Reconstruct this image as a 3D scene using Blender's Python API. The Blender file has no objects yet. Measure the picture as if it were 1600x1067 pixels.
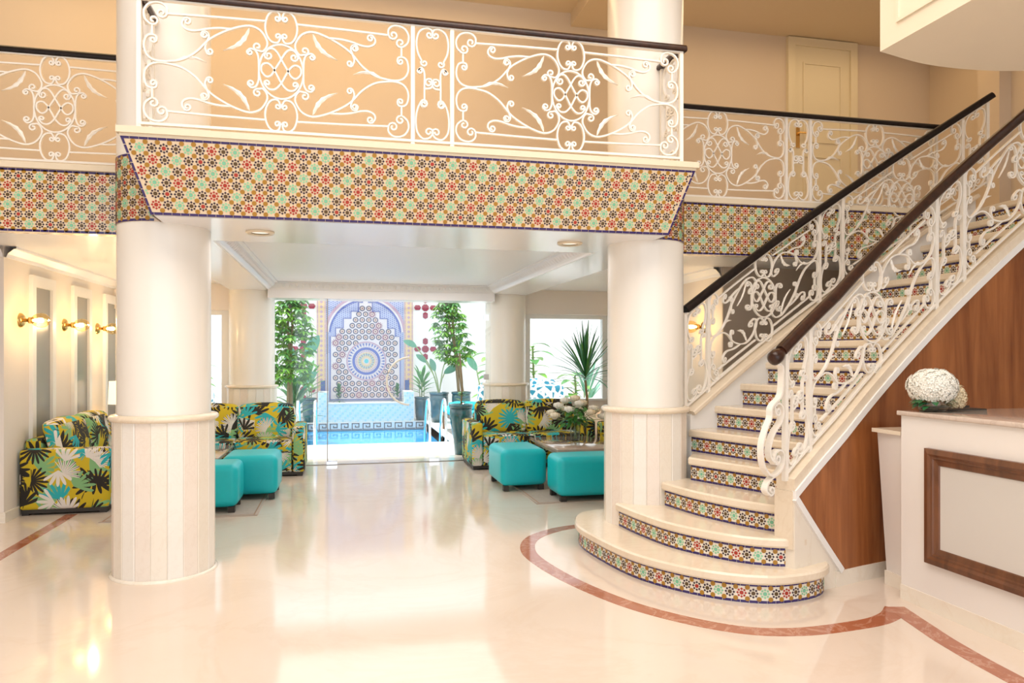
import bpy, bmesh, math, random
from mathutils import Vector, Matrix
PI = math.pi
random.seed(7)
scene = bpy.context.scene
COL = scene.collection

# ------------------------------------------------------------------ camera, world, light, exposure
THETA = math.atan(266 / 1150.0)
cam_d = bpy.data.cameras.new('camera')
cam = bpy.data.objects.new('camera', cam_d)
COL.objects.link(cam)
cam.location = (0, 0, 1.5)
cam.rotation_euler = (PI / 2, 0, -THETA)
cam_d.sensor_width = 36
cam_d.lens = 1150 / 1600 * 36
cam_d.shift_y = 21.5 / 1600
scene.camera = cam

world = bpy.data.worlds.new('world')
scene.world = world
world.use_nodes = True
bg = world.node_tree.nodes['Background']
bg.inputs[0].default_value = (0.86, 0.93, 1.0, 1)
bg.inputs[1].default_value = 1.65

sun_d = bpy.data.lights.new('sun', 'SUN')
sun_d.energy = 3.0
sun_d.angle = math.radians(4)
sun_d.color = (1.0, 0.96, 0.9)
sun = bpy.data.objects.new('sun', sun_d)
COL.objects.link(sun)
sun.rotation_euler = Vector((0.18, -0.10, -0.95)).to_track_quat('-Z', 'Y').to_euler()


def area_light(name, loc, size, power, color, aim=(0, 0, -1)):
    d = bpy.data.lights.new(name, 'AREA')
    d.shape = 'RECTANGLE'
    d.size, d.size_y = size
    d.energy = power
    d.color = color
    o = bpy.data.objects.new(name, d)
    COL.objects.link(o)
    o.location = loc
    o.rotation_euler = Vector(aim).to_track_quat('-Z', 'Y').to_euler()
    return o


# corridor ceiling lighting; the lobby and lounge panels are added fill without fixtures
area_light('lobby_fill_light', (0.6, 1.8, 6.3), (6, 4.5), 285, (1.0, 0.89, 0.79))
area_light('gallery_ceiling_light_west', (-0.8, 6.6, 5.05), (5, 0.6), 34, (1.0, 0.72, 0.38))
area_light('gallery_ceiling_light_east', (4.4, 6.6, 5.05), (4.2, 0.6), 15, (1.0, 0.72, 0.40))
area_light('lounge_fill_light', (0.585, 8.1, 2.44), (2.7, 3.9), 36, (1.0, 0.95, 0.91))

vs = scene.view_settings
vs.view_transform = 'Standard'
vs.look = 'None'
vs.gamma = 1.0
vs.use_curve_mapping = False
vs.exposure = 0.40

# ------------------------------------------------------------------ materials
MATS = {}


def new_mat(name):
    m = bpy.data.materials.new(name)
    m.use_nodes = True
    nt = m.node_tree
    b = nt.nodes['Principled BSDF']
    MATS[name] = m
    return m, nt, b


def L(nt, a, b):
    nt.links.new(a, b)


def N(nt, kind, **kw):
    n = nt.nodes.new(kind)
    for k, v in kw.items():
        if k == 'inp':
            for kk, vv in v.items():
                n.inputs[kk].default_value = vv
        else:
            setattr(n, k, v)
    return n


def M(nt, op, a=None, b=None, c=None):
    n = nt.nodes.new('ShaderNodeMath')
    n.operation = op
    for i, x in enumerate((a, b, c)):
        if x is None:
            continue
        if isinstance(x, (int, float)):
            n.inputs[i].default_value = x
        else:
            nt.links.new(x, n.inputs[i])
    return n.outputs[0]


def plain(name, col, rough=0.5, metal=0.0, noise=0.0, scale=6.0, bump=0.0, coat=0.0, spec=0.5):
    m, nt, b = new_mat(name)
    b.inputs['Base Color'].default_value = (*col, 1)
    b.inputs['Roughness'].default_value = rough
    b.inputs['Metallic'].default_value = metal
    b.inputs['Specular IOR Level'].default_value = spec
    if coat:
        b.inputs['Coat Weight'].default_value = coat
        b.inputs['Coat Roughness'].default_value = 0.05
    if noise or bump:
        tc = N(nt, 'ShaderNodeTexCoord')
        no = N(nt, 'ShaderNodeTexNoise', inp={'Scale': scale, 'Detail': 4})
        L(nt, tc.outputs['Object'], no.inputs['Vector'])
        if noise:
            r = N(nt, 'ShaderNodeMix', data_type='RGBA')
            r.inputs[6].default_value = (*[max(0, c * (1 - noise)) for c in col], 1)
            r.inputs[7].default_value = (*[min(1, c * (1 + noise)) for c in col], 1)
            L(nt, no.outputs['Fac'], r.inputs[0])
            L(nt, r.outputs[2], b.inputs['Base Color'])
        if bump:
            bp = N(nt, 'ShaderNodeBump', inp={'Strength': bump, 'Distance': 0.01})
            L(nt, no.outputs['Fac'], bp.inputs['Height'])
            L(nt, bp.outputs['Normal'], b.inputs['Normal'])
    return m


def marble(name, c1, c2, vein, rough=0.1, scale=1.4, veinscale=2.2, veinamt=0.35):
    m, nt, b = new_mat(name)
    tc = N(nt, 'ShaderNodeTexCoord')
    n1 = N(nt, 'ShaderNodeTexNoise', inp={'Scale': scale, 'Detail': 5, 'Roughness': 0.6})
    L(nt, tc.outputs['Object'], n1.inputs['Vector'])
    mx = N(nt, 'ShaderNodeMix', data_type='RGBA')
    mx.inputs[6].default_value = (*c1, 1)
    mx.inputs[7].default_value = (*c2, 1)
    L(nt, n1.outputs['Fac'], mx.inputs[0])
    n2 = N(nt, 'ShaderNodeTexNoise', inp={'Scale': veinscale, 'Detail': 6, 'Roughness': 0.65, 'Distortion': 1.2})
    L(nt, tc.outputs['Object'], n2.inputs['Vector'])
    a = M(nt, 'ABSOLUTE', M(nt, 'SUBTRACT', n2.outputs['Fac'], 0.5))
    v = M(nt, 'MULTIPLY', M(nt, 'SUBTRACT', 1.0, M(nt, 'MINIMUM', M(nt, 'MULTIPLY', a, 22.0), 1.0)), veinamt)
    m2 = N(nt, 'ShaderNodeMix', data_type='RGBA')
    L(nt, v, m2.inputs[0])
    L(nt, mx.outputs[2], m2.inputs[6])
    m2.inputs[7].default_value = (*vein, 1)
    L(nt, m2.outputs[2], b.inputs['Base Color'])
    b.inputs['Roughness'].default_value = rough
    return m


marble('floor_marble', (0.70, 0.585, 0.485), (0.79, 0.69, 0.595), (0.63, 0.47, 0.34), rough=0.085, scale=0.9, veinscale=0.8, veinamt=0.16)
MATS['floor_marble'].node_tree.nodes['Principled BSDF'].inputs['Specular IOR Level'].default_value = 0.75
marble('red_marble', (0.33, 0.105, 0.05), (0.45, 0.16, 0.085), (0.62, 0.36, 0.26), rough=0.07, scale=8, veinscale=5, veinamt=0.5)
marble('cream_marble', (0.84, 0.76, 0.64), (0.90, 0.84, 0.74), (0.72, 0.58, 0.42), rough=0.16, scale=3, veinscale=2.0, veinamt=0.2)
marble('stave_marble', (0.80, 0.73, 0.62), (0.87, 0.81, 0.72), (0.70, 0.60, 0.48), rough=0.2, scale=5, veinscale=7, veinamt=0.18)
marble('tread_marble', (0.78, 0.66, 0.50), (0.86, 0.76, 0.62), (0.66, 0.50, 0.34), rough=0.13, scale=4, veinscale=3, veinamt=0.2)
marble('counter_marble', (0.62, 0.51, 0.44), (0.76, 0.66, 0.58), (0.45, 0.34, 0.28), rough=0.06, scale=6, veinscale=5, veinamt=0.3)
plain('column_paint', (0.88, 0.84, 0.77), rough=0.22, noise=0.02, scale=2)
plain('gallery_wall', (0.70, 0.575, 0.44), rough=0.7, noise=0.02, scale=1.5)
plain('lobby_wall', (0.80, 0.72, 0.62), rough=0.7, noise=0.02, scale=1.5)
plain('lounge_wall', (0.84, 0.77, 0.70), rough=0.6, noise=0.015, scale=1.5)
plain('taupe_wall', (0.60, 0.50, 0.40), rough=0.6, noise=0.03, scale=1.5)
plain('ceiling_white', (0.88, 0.88, 0.91), rough=0.3, noise=0.01, scale=1.5)
plain('soffit_white', (0.88, 0.88, 0.90), rough=0.16, noise=0.01, scale=1.5)
plain('gallery_ceiling', (0.70, 0.57, 0.40), rough=0.6)
plain('canopy_cream', (0.84, 0.74, 0.58), rough=0.5, noise=0.015)
plain('ledge_cream', (0.76, 0.65, 0.48), rough=0.35)
plain('iron_white', (0.88, 0.83, 0.75), rough=0.28)
plain('white_paint', (0.88, 0.87, 0.85), rough=0.35)
plain('door_cream', (0.78, 0.68, 0.48), rough=0.4)
plain('brass', (0.80, 0.52, 0.18), rough=0.18, metal=1.0)
plain('chrome', (0.85, 0.87, 0.9), rough=0.12, metal=1.0)
plain('bronze', (0.25, 0.20, 0.15), rough=0.3, metal=1.0)
plain('black_foot', (0.03, 0.025, 0.02), rough=0.5)
plain('turquoise_leather', (0.0, 0.50, 0.56), rough=0.38, noise=0.03, scale=30, bump=0.02)
plain('towel_turquoise', (0.03, 0.62, 0.70), rough=0.9, noise=0.1, scale=30, bump=0.3)
plain('teal_glaze', (0.006, 0.09, 0.115), rough=0.12, noise=0.25, scale=4, coat=0.5)
plain('pot_blue', (0.05, 0.10, 0.30), rough=0.2)
plain('soil', (0.06, 0.04, 0.025), rough=0.9)
plain('patio_stone', (0.84, 0.82, 0.79), rough=0.5, noise=0.03, scale=2)
plain('garden_white', (0.84, 0.83, 0.83), rough=0.7)
plain('pot_white', (0.86, 0.85, 0.84), rough=0.35)
plain('water_blue', (0.03, 0.42, 0.86), rough=0.06, noise=0.15, scale=1.6, bump=0.05)
plain('pool_tile', (0.45, 0.72, 0.86), rough=0.2)
plain('pool_tile_pale', (0.66, 0.82, 0.88), rough=0.2, noise=0.06, scale=9)
plain('grout', (0.86, 0.86, 0.86), rough=0.7)
plain('key_brown', (0.20, 0.16, 0.15), rough=0.4)
plain('maroon_tile', (0.30, 0.02, 0.06), rough=0.25)
plain('panel_lilac', (0.46, 0.48, 0.66), rough=0.4)
plain('panel_white', (0.70, 0.62, 0.64), rough=0.4)
plain('panel_blue', (0.10, 0.14, 0.42), rough=0.3)
plain('panel_mauve', (0.50, 0.32, 0.42), rough=0.3)
plain('panel_tan', (0.72, 0.52, 0.30), rough=0.3)
plain('rosette_slate', (0.055, 0.06, 0.17), rough=0.3)
plain('rosette_plum', (0.24, 0.06, 0.14), rough=0.3)
plain('panel_teal', (0.10, 0.50, 0.55), rough=0.3)
plain('mosaic_base', (0.77, 0.61, 0.42), rough=0.14)
plain('mosaic_dark', (0.035, 0.015, 0.03), rough=0.18)
plain('mosaic_brown', (0.10, 0.055, 0.015), rough=0.18)
plain('mosaic_red', (0.40, 0.03, 0.015), rough=0.18)
plain('mosaic_green', (0.20, 0.52, 0.33), rough=0.18)
plain('mosaic_mint', (0.28, 0.60, 0.36), rough=0.18)
plain('mosaic_ochre', (0.40, 0.20, 0.02), rough=0.18)
plain('mosaic_blue', (0.035, 0.02, 0.13), rough=0.15)
plain('leaf_green', (0.07, 0.26, 0.05), rough=0.4, noise=0.3, scale=5)
plain('leaf_light', (0.20, 0.46, 0.05), rough=0.4, noise=0.35, scale=6)
plain('leaf_deep', (0.03, 0.16, 0.05), rough=0.35, noise=0.25, scale=5)
plain('leaf_blue', (0.13, 0.36, 0.24), rough=0.35, noise=0.2, scale=3)
plain('bark', (0.26, 0.18, 0.10), rough=0.85, noise=0.25, scale=20, bump=0.4)
plain('stem_green', (0.30, 0.38, 0.14), rough=0.6)
plain('petal_white', (0.90, 0.88, 0.80), rough=0.6)
plain('petal_cream', (0.90, 0.80, 0.62), rough=0.6)
plain('petal_beige', (0.74, 0.62, 0.42), rough=0.7)
plain('panel_glass_grey', (0.33, 0.33, 0.32), rough=0.25)
plain('rug_greige', (0.42, 0.36, 0.31), rough=0.9, noise=0.15, scale=25)
plain('desk_white', (0.86, 0.82, 0.78), rough=0.35)
plain('desk_panel', (0.66, 0.63, 0.59), rough=0.3)
plain('table_wood', (0.50, 0.39, 0.32), rough=0.09, noise=0.18, scale=5, coat=0.5)
plain('sunbed_wood', (0.34, 0.18, 0.09), rough=0.5, noise=0.2, scale=10)


def wood(name, c1, c2, rough, sx=9.0, sz=0.7, coat=0.0):
    m, nt, b = new_mat(name)
    tc = N(nt, 'ShaderNodeTexCoord')
    mp = N(nt, 'ShaderNodeMapping')
    mp.inputs['Scale'].default_value = (sx, sx, sz)
    L(nt, tc.outputs['Object'], mp.inputs['Vector'])
    n = N(nt, 'ShaderNodeTexNoise', inp={'Scale': 1.0, 'Detail': 7, 'Roughness': 0.62, 'Distortion': 0.5})
    L(nt, mp.outputs[0], n.inputs['Vector'])
    r = N(nt, 'ShaderNodeValToRGB')
    r.color_ramp.elements[0].position = 0.30
    r.color_ramp.elements[0].color = (*c1, 1)
    r.color_ramp.elements[1].position = 0.68
    r.color_ramp.elements[1].color = (*c2, 1)
    L(nt, n.outputs['Fac'], r.inputs[0])
    L(nt, r.outputs[0], b.inputs['Base Color'])
    b.inputs['Roughness'].default_value = rough
    b.inputs['Coat Weight'].default_value = coat
    b.inputs['Coat Roughness'].default_value = 0.1
    return m


wood('walnut_veneer', (0.17, 0.042, 0.008), (0.42, 0.15, 0.045), 0.3)
wood('rail_wood', (0.014, 0.004, 0.002), (0.045, 0.013, 0.006), 0.28, sx=20, sz=20, coat=0.15)
wood('rail_black', (0.006, 0.004, 0.004), (0.016, 0.009, 0.008), 0.4, sx=20, sz=20)
MATS['rail_black'].node_tree.nodes['Principled BSDF'].inputs['Specular IOR Level'].default_value = 0.25
MATS['rail_wood'].node_tree.nodes['Principled BSDF'].inputs['Specular IOR Level'].default_value = 0.35
wood('frame_wood', (0.085, 0.030, 0.012), (0.20, 0.075, 0.030), 0.3, sx=14, sz=3)


def glass_mat(name, tint, gloss=1.0, rough=0.0):
    m = bpy.data.materials.new(name)
    m.use_nodes = True
    nt = m.node_tree
    nt.nodes.clear()
    out = N(nt, 'ShaderNodeOutputMaterial')
    tr = N(nt, 'ShaderNodeBsdfTransparent')
    tr.inputs[0].default_value = (*tint, 1)
    gl = N(nt, 'ShaderNodeBsdfGlossy')
    gl.inputs['Roughness'].default_value = rough
    fr = N(nt, 'ShaderNodeLayerWeight', inp={'Blend': 0.5})
    mx = N(nt, 'ShaderNodeMixShader')
    L(nt, M(nt, 'MINIMUM', M(nt, 'MULTIPLY', M(nt, 'ADD', M(nt, 'MULTIPLY', M(nt, 'POWER', fr.outputs['Facing'], 4.0), 0.6), 0.04), gloss), 1.0), mx.inputs[0])
    L(nt, tr.outputs[0], mx.inputs[1])
    L(nt, gl.outputs[0], mx.inputs[2])
    L(nt, mx.outputs[0], out.inputs[0])
    MATS[name] = m
    return m


glass_mat('clear_glass', (0.97, 0.985, 0.98))
glass_mat('vase_glass', (0.86, 0.92, 0.92), 1.6)
glass_mat('globe_glass', (1.0, 0.86, 0.60), 1.2)


def emit(name, col, s):
    m, nt, b = new_mat(name)
    b.inputs['Base Color'].default_value = (*col, 1)
    b.inputs['Emission Color'].default_value = (*col, 1)
    b.inputs['Emission Strength'].default_value = s
    return m


emit('bulb_glow', (1.0, 0.72, 0.34), 30)
emit('shade_glow', (1.0, 0.86, 0.60), 0.75)
emit('downlight_glow', (1.0, 0.92, 0.8), 0.6)


# tropical leaf print on yellow cloth: fans of leaves scattered with 2D Voronoi cells over the cloth's own UVs
def leaf_print(name):
    m, nt, b = new_mat(name)
    b.inputs['Roughness'].default_value = 0.75
    uv = N(nt, 'ShaderNodeTexCoord').outputs['UV']
    base = N(nt, 'ShaderNodeRGB')
    base.outputs[0].default_value = (0.60, 0.45, 0.012, 1)
    cur = base.outputs[0]

    def layer(cur, scale, off, fan, rays, R, palette, ribs=None, power=0.5, keep=0.0):
        mp = N(nt, 'ShaderNodeMapping')
        mp.inputs['Location'].default_value = off
        L(nt, uv, mp.inputs['Vector'])
        vo = N(nt, 'ShaderNodeTexVoronoi', voronoi_dimensions='2D', inp={'Scale': scale, 'Randomness': 0.75})
        L(nt, mp.outputs[0], vo.inputs['Vector'])
        sub = N(nt, 'ShaderNodeVectorMath', operation='SUBTRACT')
        L(nt, mp.outputs[0], sub.inputs[0])
        L(nt, vo.outputs['Position'], sub.inputs[1])
        sc = N(nt, 'ShaderNodeVectorMath', operation='SCALE')
        sc.inputs['Scale'].default_value = scale
        L(nt, sub.outputs[0], sc.inputs[0])
        sx = N(nt, 'ShaderNodeSeparateXYZ')
        L(nt, sc.outputs[0], sx.inputs[0])
        cs = N(nt, 'ShaderNodeSeparateColor')
        L(nt, vo.outputs['Color'], cs.inputs[0])
        rot = M(nt, 'MULTIPLY', cs.outputs[0], 2 * PI)
        co, si = M(nt, 'COSINE', rot), M(nt, 'SINE', rot)
        x = M(nt, 'ADD', M(nt, 'MULTIPLY', sx.outputs[0], co), M(nt, 'MULTIPLY', sx.outputs[1], si))
        y = M(nt, 'SUBTRACT', M(nt, 'MULTIPLY', sx.outputs[1], co), M(nt, 'MULTIPLY', sx.outputs[0], si))
        x = M(nt, 'ADD', x, R * 0.45)
        ang = M(nt, 'ARCTAN2', y, x)
        rad = M(nt, 'SQRT', M(nt, 'ADD', M(nt, 'MULTIPLY', x, x), M(nt, 'MULTIPLY', y, y)))
        ray = M(nt, 'ABSOLUTE', M(nt, 'COSINE', M(nt, 'MULTIPLY', ang, rays)))
        edge = M(nt, 'MULTIPLY', M(nt, 'ADD', 1 - power, M(nt, 'MULTIPLY', ray, power)), R)
        inr = M(nt, 'LESS_THAN', rad, edge)
        infan = M(nt, 'LESS_THAN', M(nt, 'ABSOLUTE', ang), fan)
        gap = M(nt, 'GREATER_THAN', M(nt, 'ADD', ray, M(nt, 'MULTIPLY', M(nt, 'SUBTRACT', R * 0.55, rad), 2.2)), 0.36)
        mask = M(nt, 'MULTIPLY', M(nt, 'MULTIPLY', inr, infan), gap)
        mask = M(nt, 'MULTIPLY', mask, M(nt, 'GREATER_THAN', cs.outputs[2], keep))
        ramp = N(nt, 'ShaderNodeValToRGB')
        ramp.color_ramp.interpolation = 'CONSTANT'
        els = ramp.color_ramp.elements
        while len(els) < len(palette):
            els.new(0.5)
        for i, c in enumerate(palette):
            els[i].position = i / len(palette)
            els[i].color = (*c, 1)
        L(nt, cs.outputs[1], ramp.inputs[0])
        col = ramp.outputs[0]
        if ribs:
            line = M(nt, 'LESS_THAN', M(nt, 'ABSOLUTE', M(nt, 'SINE', M(nt, 'MULTIPLY', ang, rays))), M(nt, 'ADD', 0.10, M(nt, 'MULTIPLY', rad, 0.25)))
            r2 = N(nt, 'ShaderNodeMix', data_type='RGBA')
            L(nt, line, r2.inputs[0])
            L(nt, col, r2.inputs[6])
            r2.inputs[7].default_value = (*ribs, 1)
            col = r2.outputs[2]
        mx = N(nt, 'ShaderNodeMix', data_type='RGBA')
        L(nt, mask, mx.inputs[0])
        L(nt, cur, mx.inputs[6])
        L(nt, col, mx.inputs[7])
        return mx.outputs[2]

    K, W, T, G = (0.018, 0.014, 0.01), (0.78, 0.74, 0.68), (0.02, 0.42, 0.46), (0.22, 0.46, 0.20)
    cur = layer(cur, 4.2, (0.3, 0.1, 0), 1.5, 8, 0.86, [K, T, G, K], power=0.3)
    cur = layer(cur, 3.8, (14.2, 3.9, 0), 1.2, 9, 0.80, [K, T, K, G], power=0.35, keep=0.3)
    cur = layer(cur, 4.0, (9.1, 7.4, 0), 1.7, 9, 0.60, [W, K, W, K], ribs=K, power=0.2, keep=0.25)
    cur = layer(cur, 4.4, (4.7, 2.2, 0), 1.0, 7, 0.72, [K, T, W, K], power=0.3, keep=0.5)
    L(nt, cur, b.inputs['Base Color'])
    return m


leaf_print('leaf_print_cloth')


def blue_print(name):
    m, nt, b = new_mat(name)
    tc = N(nt, 'ShaderNodeTexCoord')
    vo = N(nt, 'ShaderNodeTexVoronoi', voronoi_dimensions='3D', feature='DISTANCE_TO_EDGE', inp={'Scale': 9.0})
    L(nt, tc.outputs['Object'], vo.inputs['Vector'])
    r = N(nt, 'ShaderNodeValToRGB')
    r.color_ramp.interpolation = 'CONSTANT'
    r.color_ramp.elements[0].color = (0.85, 0.88, 0.9, 1)
    r.color_ramp.elements[1].position = 0.16
    r.color_ramp.elements[1].color = (0.03, 0.28, 0.42, 1)
    L(nt, vo.outputs['Distance'], r.inputs[0])
    L(nt, r.outputs[0], b.inputs['Base Color'])
    b.inputs['Roughness'].default_value = 0.8
    return m


blue_print('blue_print_cloth')

# ------------------------------------------------------------------ mesh helpers
ORG = {}


def V(*a):
    return Vector(a)


def prop(o, label=None, cat=None, group=None, kind=None):
    if label:
        o['label'] = label
    if cat:
        o['category'] = cat
    if group:
        o['group'] = group
    if kind:
        o['kind'] = kind
    return o


def empty(name, loc, label, cat, group=None, kind=None):
    o = bpy.data.objects.new(name, None)
    COL.objects.link(o)
    o.location = loc
    o.empty_display_size = 0.1
    ORG[o] = Vector(loc)
    return prop(o, label, cat, group, kind)


class MB:
    def __init__(s):
        s.v, s.f, s.m, s.smooth = [], [], [], []

    def poly(s, pts, mat=0, smooth=False):
        i = len(s.v)
        s.v += [Vector(p) for p in pts]
        s.f.append(list(range(i, i + len(pts))))
        s.m.append(mat)
        s.smooth.append(smooth)
        return s

    def faces(s, verts, faces, mat=0, smooth=False):
        i = len(s.v)
        s.v += [Vector(p) for p in verts]
        for f in faces:
            s.f.append([i + k for k in f])
            s.m.append(mat)
            s.smooth.append(smooth)
        return s

    def box(s, a, b, mat=0):
        (x0, y0, z0), (x1, y1, z1) = a, b
        p = [(x0, y0, z0), (x1, y0, z0), (x1, y1, z0), (x0, y1, z0), (x0, y0, z1), (x1, y0, z1), (x1, y1, z1), (x0, y1, z1)]
        return s.faces(p, [(0, 3, 2, 1), (4, 5, 6, 7), (0, 1, 5, 4), (1, 2, 6, 5), (2, 3, 7, 6), (3, 0, 4, 7)], mat)

    def prism(s, xy, z0, z1, mat=0, smooth=False):
        n = len(xy)
        area = sum(xy[i][0] * xy[(i + 1) % n][1] - xy[(i + 1) % n][0] * xy[i][1] for i in range(n))
        if area < 0:
            xy = xy[::-1]
        s.poly([(x, y, z0) for x, y in xy][::-1], mat)
        s.poly([(x, y, z1) for x, y in xy], mat)
        p = [(x, y, z0) for x, y in xy] + [(x, y, z1) for x, y in xy]
        return s.faces(p, [(i, (i + 1) % n, n + (i + 1) % n, n + i) for i in range(n)], mat, smooth)

    def lathe(s, prof, center=(0, 0, 0), seg=32, mat=0, smooth=True, a0=0.0, a1=2 * PI):
        full = abs(a1 - a0 - 2 * PI) < 1e-6
        c = Vector(center)
        n = seg if full else seg + 1
        p = []
        for r, z in prof:
            for i in range(n):
                a = a0 + (a1 - a0) * i / seg
                p.append(c + V(r * math.cos(a), r * math.sin(a), z))
        fs = []
        for j in range(len(prof) - 1):
            for i in range(seg):
                k = (i + 1) % n
                fs.append((j * n + i, j * n + k, (j + 1) * n + k, (j + 1) * n + i))
        return s.faces(p, fs, mat, smooth)

    def sweep(s, pts, prof, ns=None, closed=False, mat=0, smooth=True, cap=True, scale=None):
        """prof: list of (b, n) offsets; ns: reference normal per point (the n axis)."""
        pts = [Vector(p) for p in pts]
        n = len(pts)
        k = len(prof)
        rings = []
        for i, p in enumerate(pts):
            a = pts[i - 1] if (i or closed) else p
            b = pts[(i + 1) % n] if (i < n - 1 or closed) else p
            t = (b - a).normalized() if (b - a).length > 1e-9 else V(0, 0, 1)
            nn = Vector(ns[i]) if ns else (V(0, 0, 1) if abs(t.z) < 0.95 else V(1, 0, 0))
            bi = t.cross(nn)
            bi = bi.normalized() if bi.length > 1e-6 else V(1, 0, 0)
            nn = bi.cross(t).normalized()
            q = scale[i] if scale else 1.0
            rings += [p + bi * (x * q) + nn * (y * q) for x, y in prof]
        fs = []
        for i in range(n if closed else n - 1):
            j = (i + 1) % n
            for c in range(k):
                d = (c + 1) % k
                fs.append((i * k + c, i * k + d, j * k + d, j * k + c))
        s.faces(rings, fs, mat, smooth)
        if cap and not closed:
            s.poly(rings[:k][::-1], mat)
            s.poly(rings[-k:], mat)
        return s

    def tube(s, pts, r, seg=8, mat=0, closed=False, scale=None, ns=None):
        prof = [(r * math.cos(2 * PI * i / seg), r * math.sin(2 * PI * i / seg)) for i in range(seg)]
        return s.sweep(pts, prof, ns, closed, mat, True, True, scale)

    def leaf(s, base, d, length, width, bend=0.3, fold=0.12, segs=4, mat=0, shape=1.0, up=None):
        d = Vector(d).normalized()
        up = Vector(up) if up else V(0, 0, 1)
        side = d.cross(up)
        if side.length < 1e-3:
            side = d.cross(V(1, 0, 0))
        side.normalize()
        nrm = side.cross(d).normalized()
        vs, fs = [], []
        for i in range(segs + 1):
            t = i / segs
            c = Vector(base) + d * (length * t) + V(0, 0, -1) * (bend * length * t * t)
            w = width * 0.5 * (math.sin(PI * min(1, t * 0.92 + 0.06)) ** shape)
            vs += [c - side * w + nrm * (fold * w), c, c + side * w + nrm * (fold * w)]
        for i in range(segs):
            a = i * 3
            fs += [(a, a + 1, a + 4, a + 3), (a + 1, a + 2, a + 5, a + 4)]
        return s.faces(vs, fs, mat, True)

    def build(s, name, mats, parent=None, origin=None, uvbox=False, uvoff=(0, 0)):
        mats = [mats] if isinstance(mats, str) else mats
        o0 = ORG[parent] if parent else (Vector(origin) if origin else V(0, 0, 0))
        me = bpy.data.meshes.new(name)
        me.from_pydata([tuple(p - o0) for p in s.v], [], s.f)
        for m in mats:
            me.materials.append(MATS[m])
        if len(mats) > 1:
            me.polygons.foreach_set('material_index', s.m)
        me.polygons.foreach_set('use_smooth', s.smooth)
        if uvbox:
            box_uv(me, uvoff)
        me.update()
        return link(name, me, parent, o0)


def link(name, me, parent, o0):
    o = bpy.data.objects.new(name, me)
    COL.objects.link(o)
    if parent:
        o.parent = parent
        ORG[o] = o0
    else:
        o.location = o0
        ORG[o] = o0
    return o


def box_uv(me, off=(0, 0)):
    uvl = me.uv_layers.new(name='cloth')
    for p in me.polygons:
        n = p.normal
        ax = max(range(3), key=lambda i: abs(n[i]))
        for li in p.loop_indices:
            c = me.vertices[me.loops[li].vertex_index].co
            if ax == 0:
                u = (c.y + 3.3, c.z)
            elif ax == 1:
                u = (c.x, c.z)
            else:
                u = (c.x, c.y + 1.7)
            uvl.data[li].uv = (u[0] + off[0], u[1] + off[1])


def rbox(name, a, b, r, mat, parent=None, seg=3, puff=0.0, uvbox=False, uvoff=(0, 0), origin=None, lean=0.0, rotz=0.0, cuts=0):
    """rounded box between corners a and b, optionally puffed like a cushion, leaned back about its lower front edge"""
    a, b = Vector(a), Vector(b)
    bm = bmesh.new()
    bmesh.ops.create_cube(bm, size=1.0)
    c = (a + b) / 2
    s = b - a
    for v in bm.verts:
        v.co = Vector((v.co.x * s.x, v.co.y * s.y, v.co.z * s.z))
    bmesh.ops.bevel(bm, geom=list(bm.edges), offset=r, segments=seg, profile=0.5, affect='EDGES')
    if puff:
        bmesh.ops.subdivide_edges(bm, edges=[e for e in bm.edges if e.calc_length() > 0.2], cuts=4, use_grid_fill=True)
        for v in bm.verts:
            fx = max(0, 1 - (2 * v.co.x / s.x) ** 2)
            fy = max(0, 1 - (2 * v.co.y / s.y) ** 2)
            fz = max(0, 1 - (2 * v.co.z / s.z) ** 2)
            v.co += Vector((math.copysign(puff * fy * fz, v.co.x), math.copysign(puff * fx * fz, v.co.y), math.copysign(puff * fx * fy, v.co.z))) if (fx + fy + fz) else Vector()
    for v in bm.verts:
        p = v.co.copy()
        if lean:
            h = p.z + s.z / 2
            p = Vector((p.x, p.y + lean * h, p.z))
        if rotz:
            p = Matrix.Rotation(rotz, 3, 'Z') @ p
        v.co = p + c
    o0 = ORG[parent] if parent else (Vector(origin) if origin else V(0, 0, 0))
    me = bpy.data.meshes.new(name)
    for v in bm.verts:
        v.co -= o0
    bm.normal_update()
    bm.to_mesh(me)
    bm.free()
    me.materials.append(MATS[mat])
    for p in me.polygons:
        p.use_smooth = True
    if uvbox:
        box_uv(me, uvoff)
    return link(name, me, parent, o0)


def catmull(pts, per=6):
    P = [Vector(p) for p in pts]
    if len(P) < 3:
        return P
    out = []
    Q = [P[0] * 2 - P[1]] + P + [P[-1] * 2 - P[-2]]
    for i in range(1, len(Q) - 2):
        a, b, c, d = Q[i - 1:i + 3]
        for k in range(per):
            t = k / per
            out.append(0.5 * ((2 * b) + (c - a) * t + (2 * a - 5 * b + 4 * c - d) * t * t + (3 * b - a - 3 * c + d) * t ** 3))
    out.append(P[-1])
    return out


def structure(o):
    o['kind'] = 'structure'
    return o


def sbox(name, a, b, mat, parent=None):
    o = MB().box(a, b).build(name, mat, parent)
    return o if parent else structure(o)

# ------------------------------------------------------------------ the room shell
CX = 0.585            # axis of the lounge bay
Z2 = 2.88             # gallery floor
ZS = 2.38             # beam soffit
ZC = 2.48             # lounge ceiling
ZT = 5.12             # gallery ceiling
YW = 7.45             # gallery wall / lounge entrance line
XL, XR = -2.95, 4.12  # lounge side walls

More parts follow.
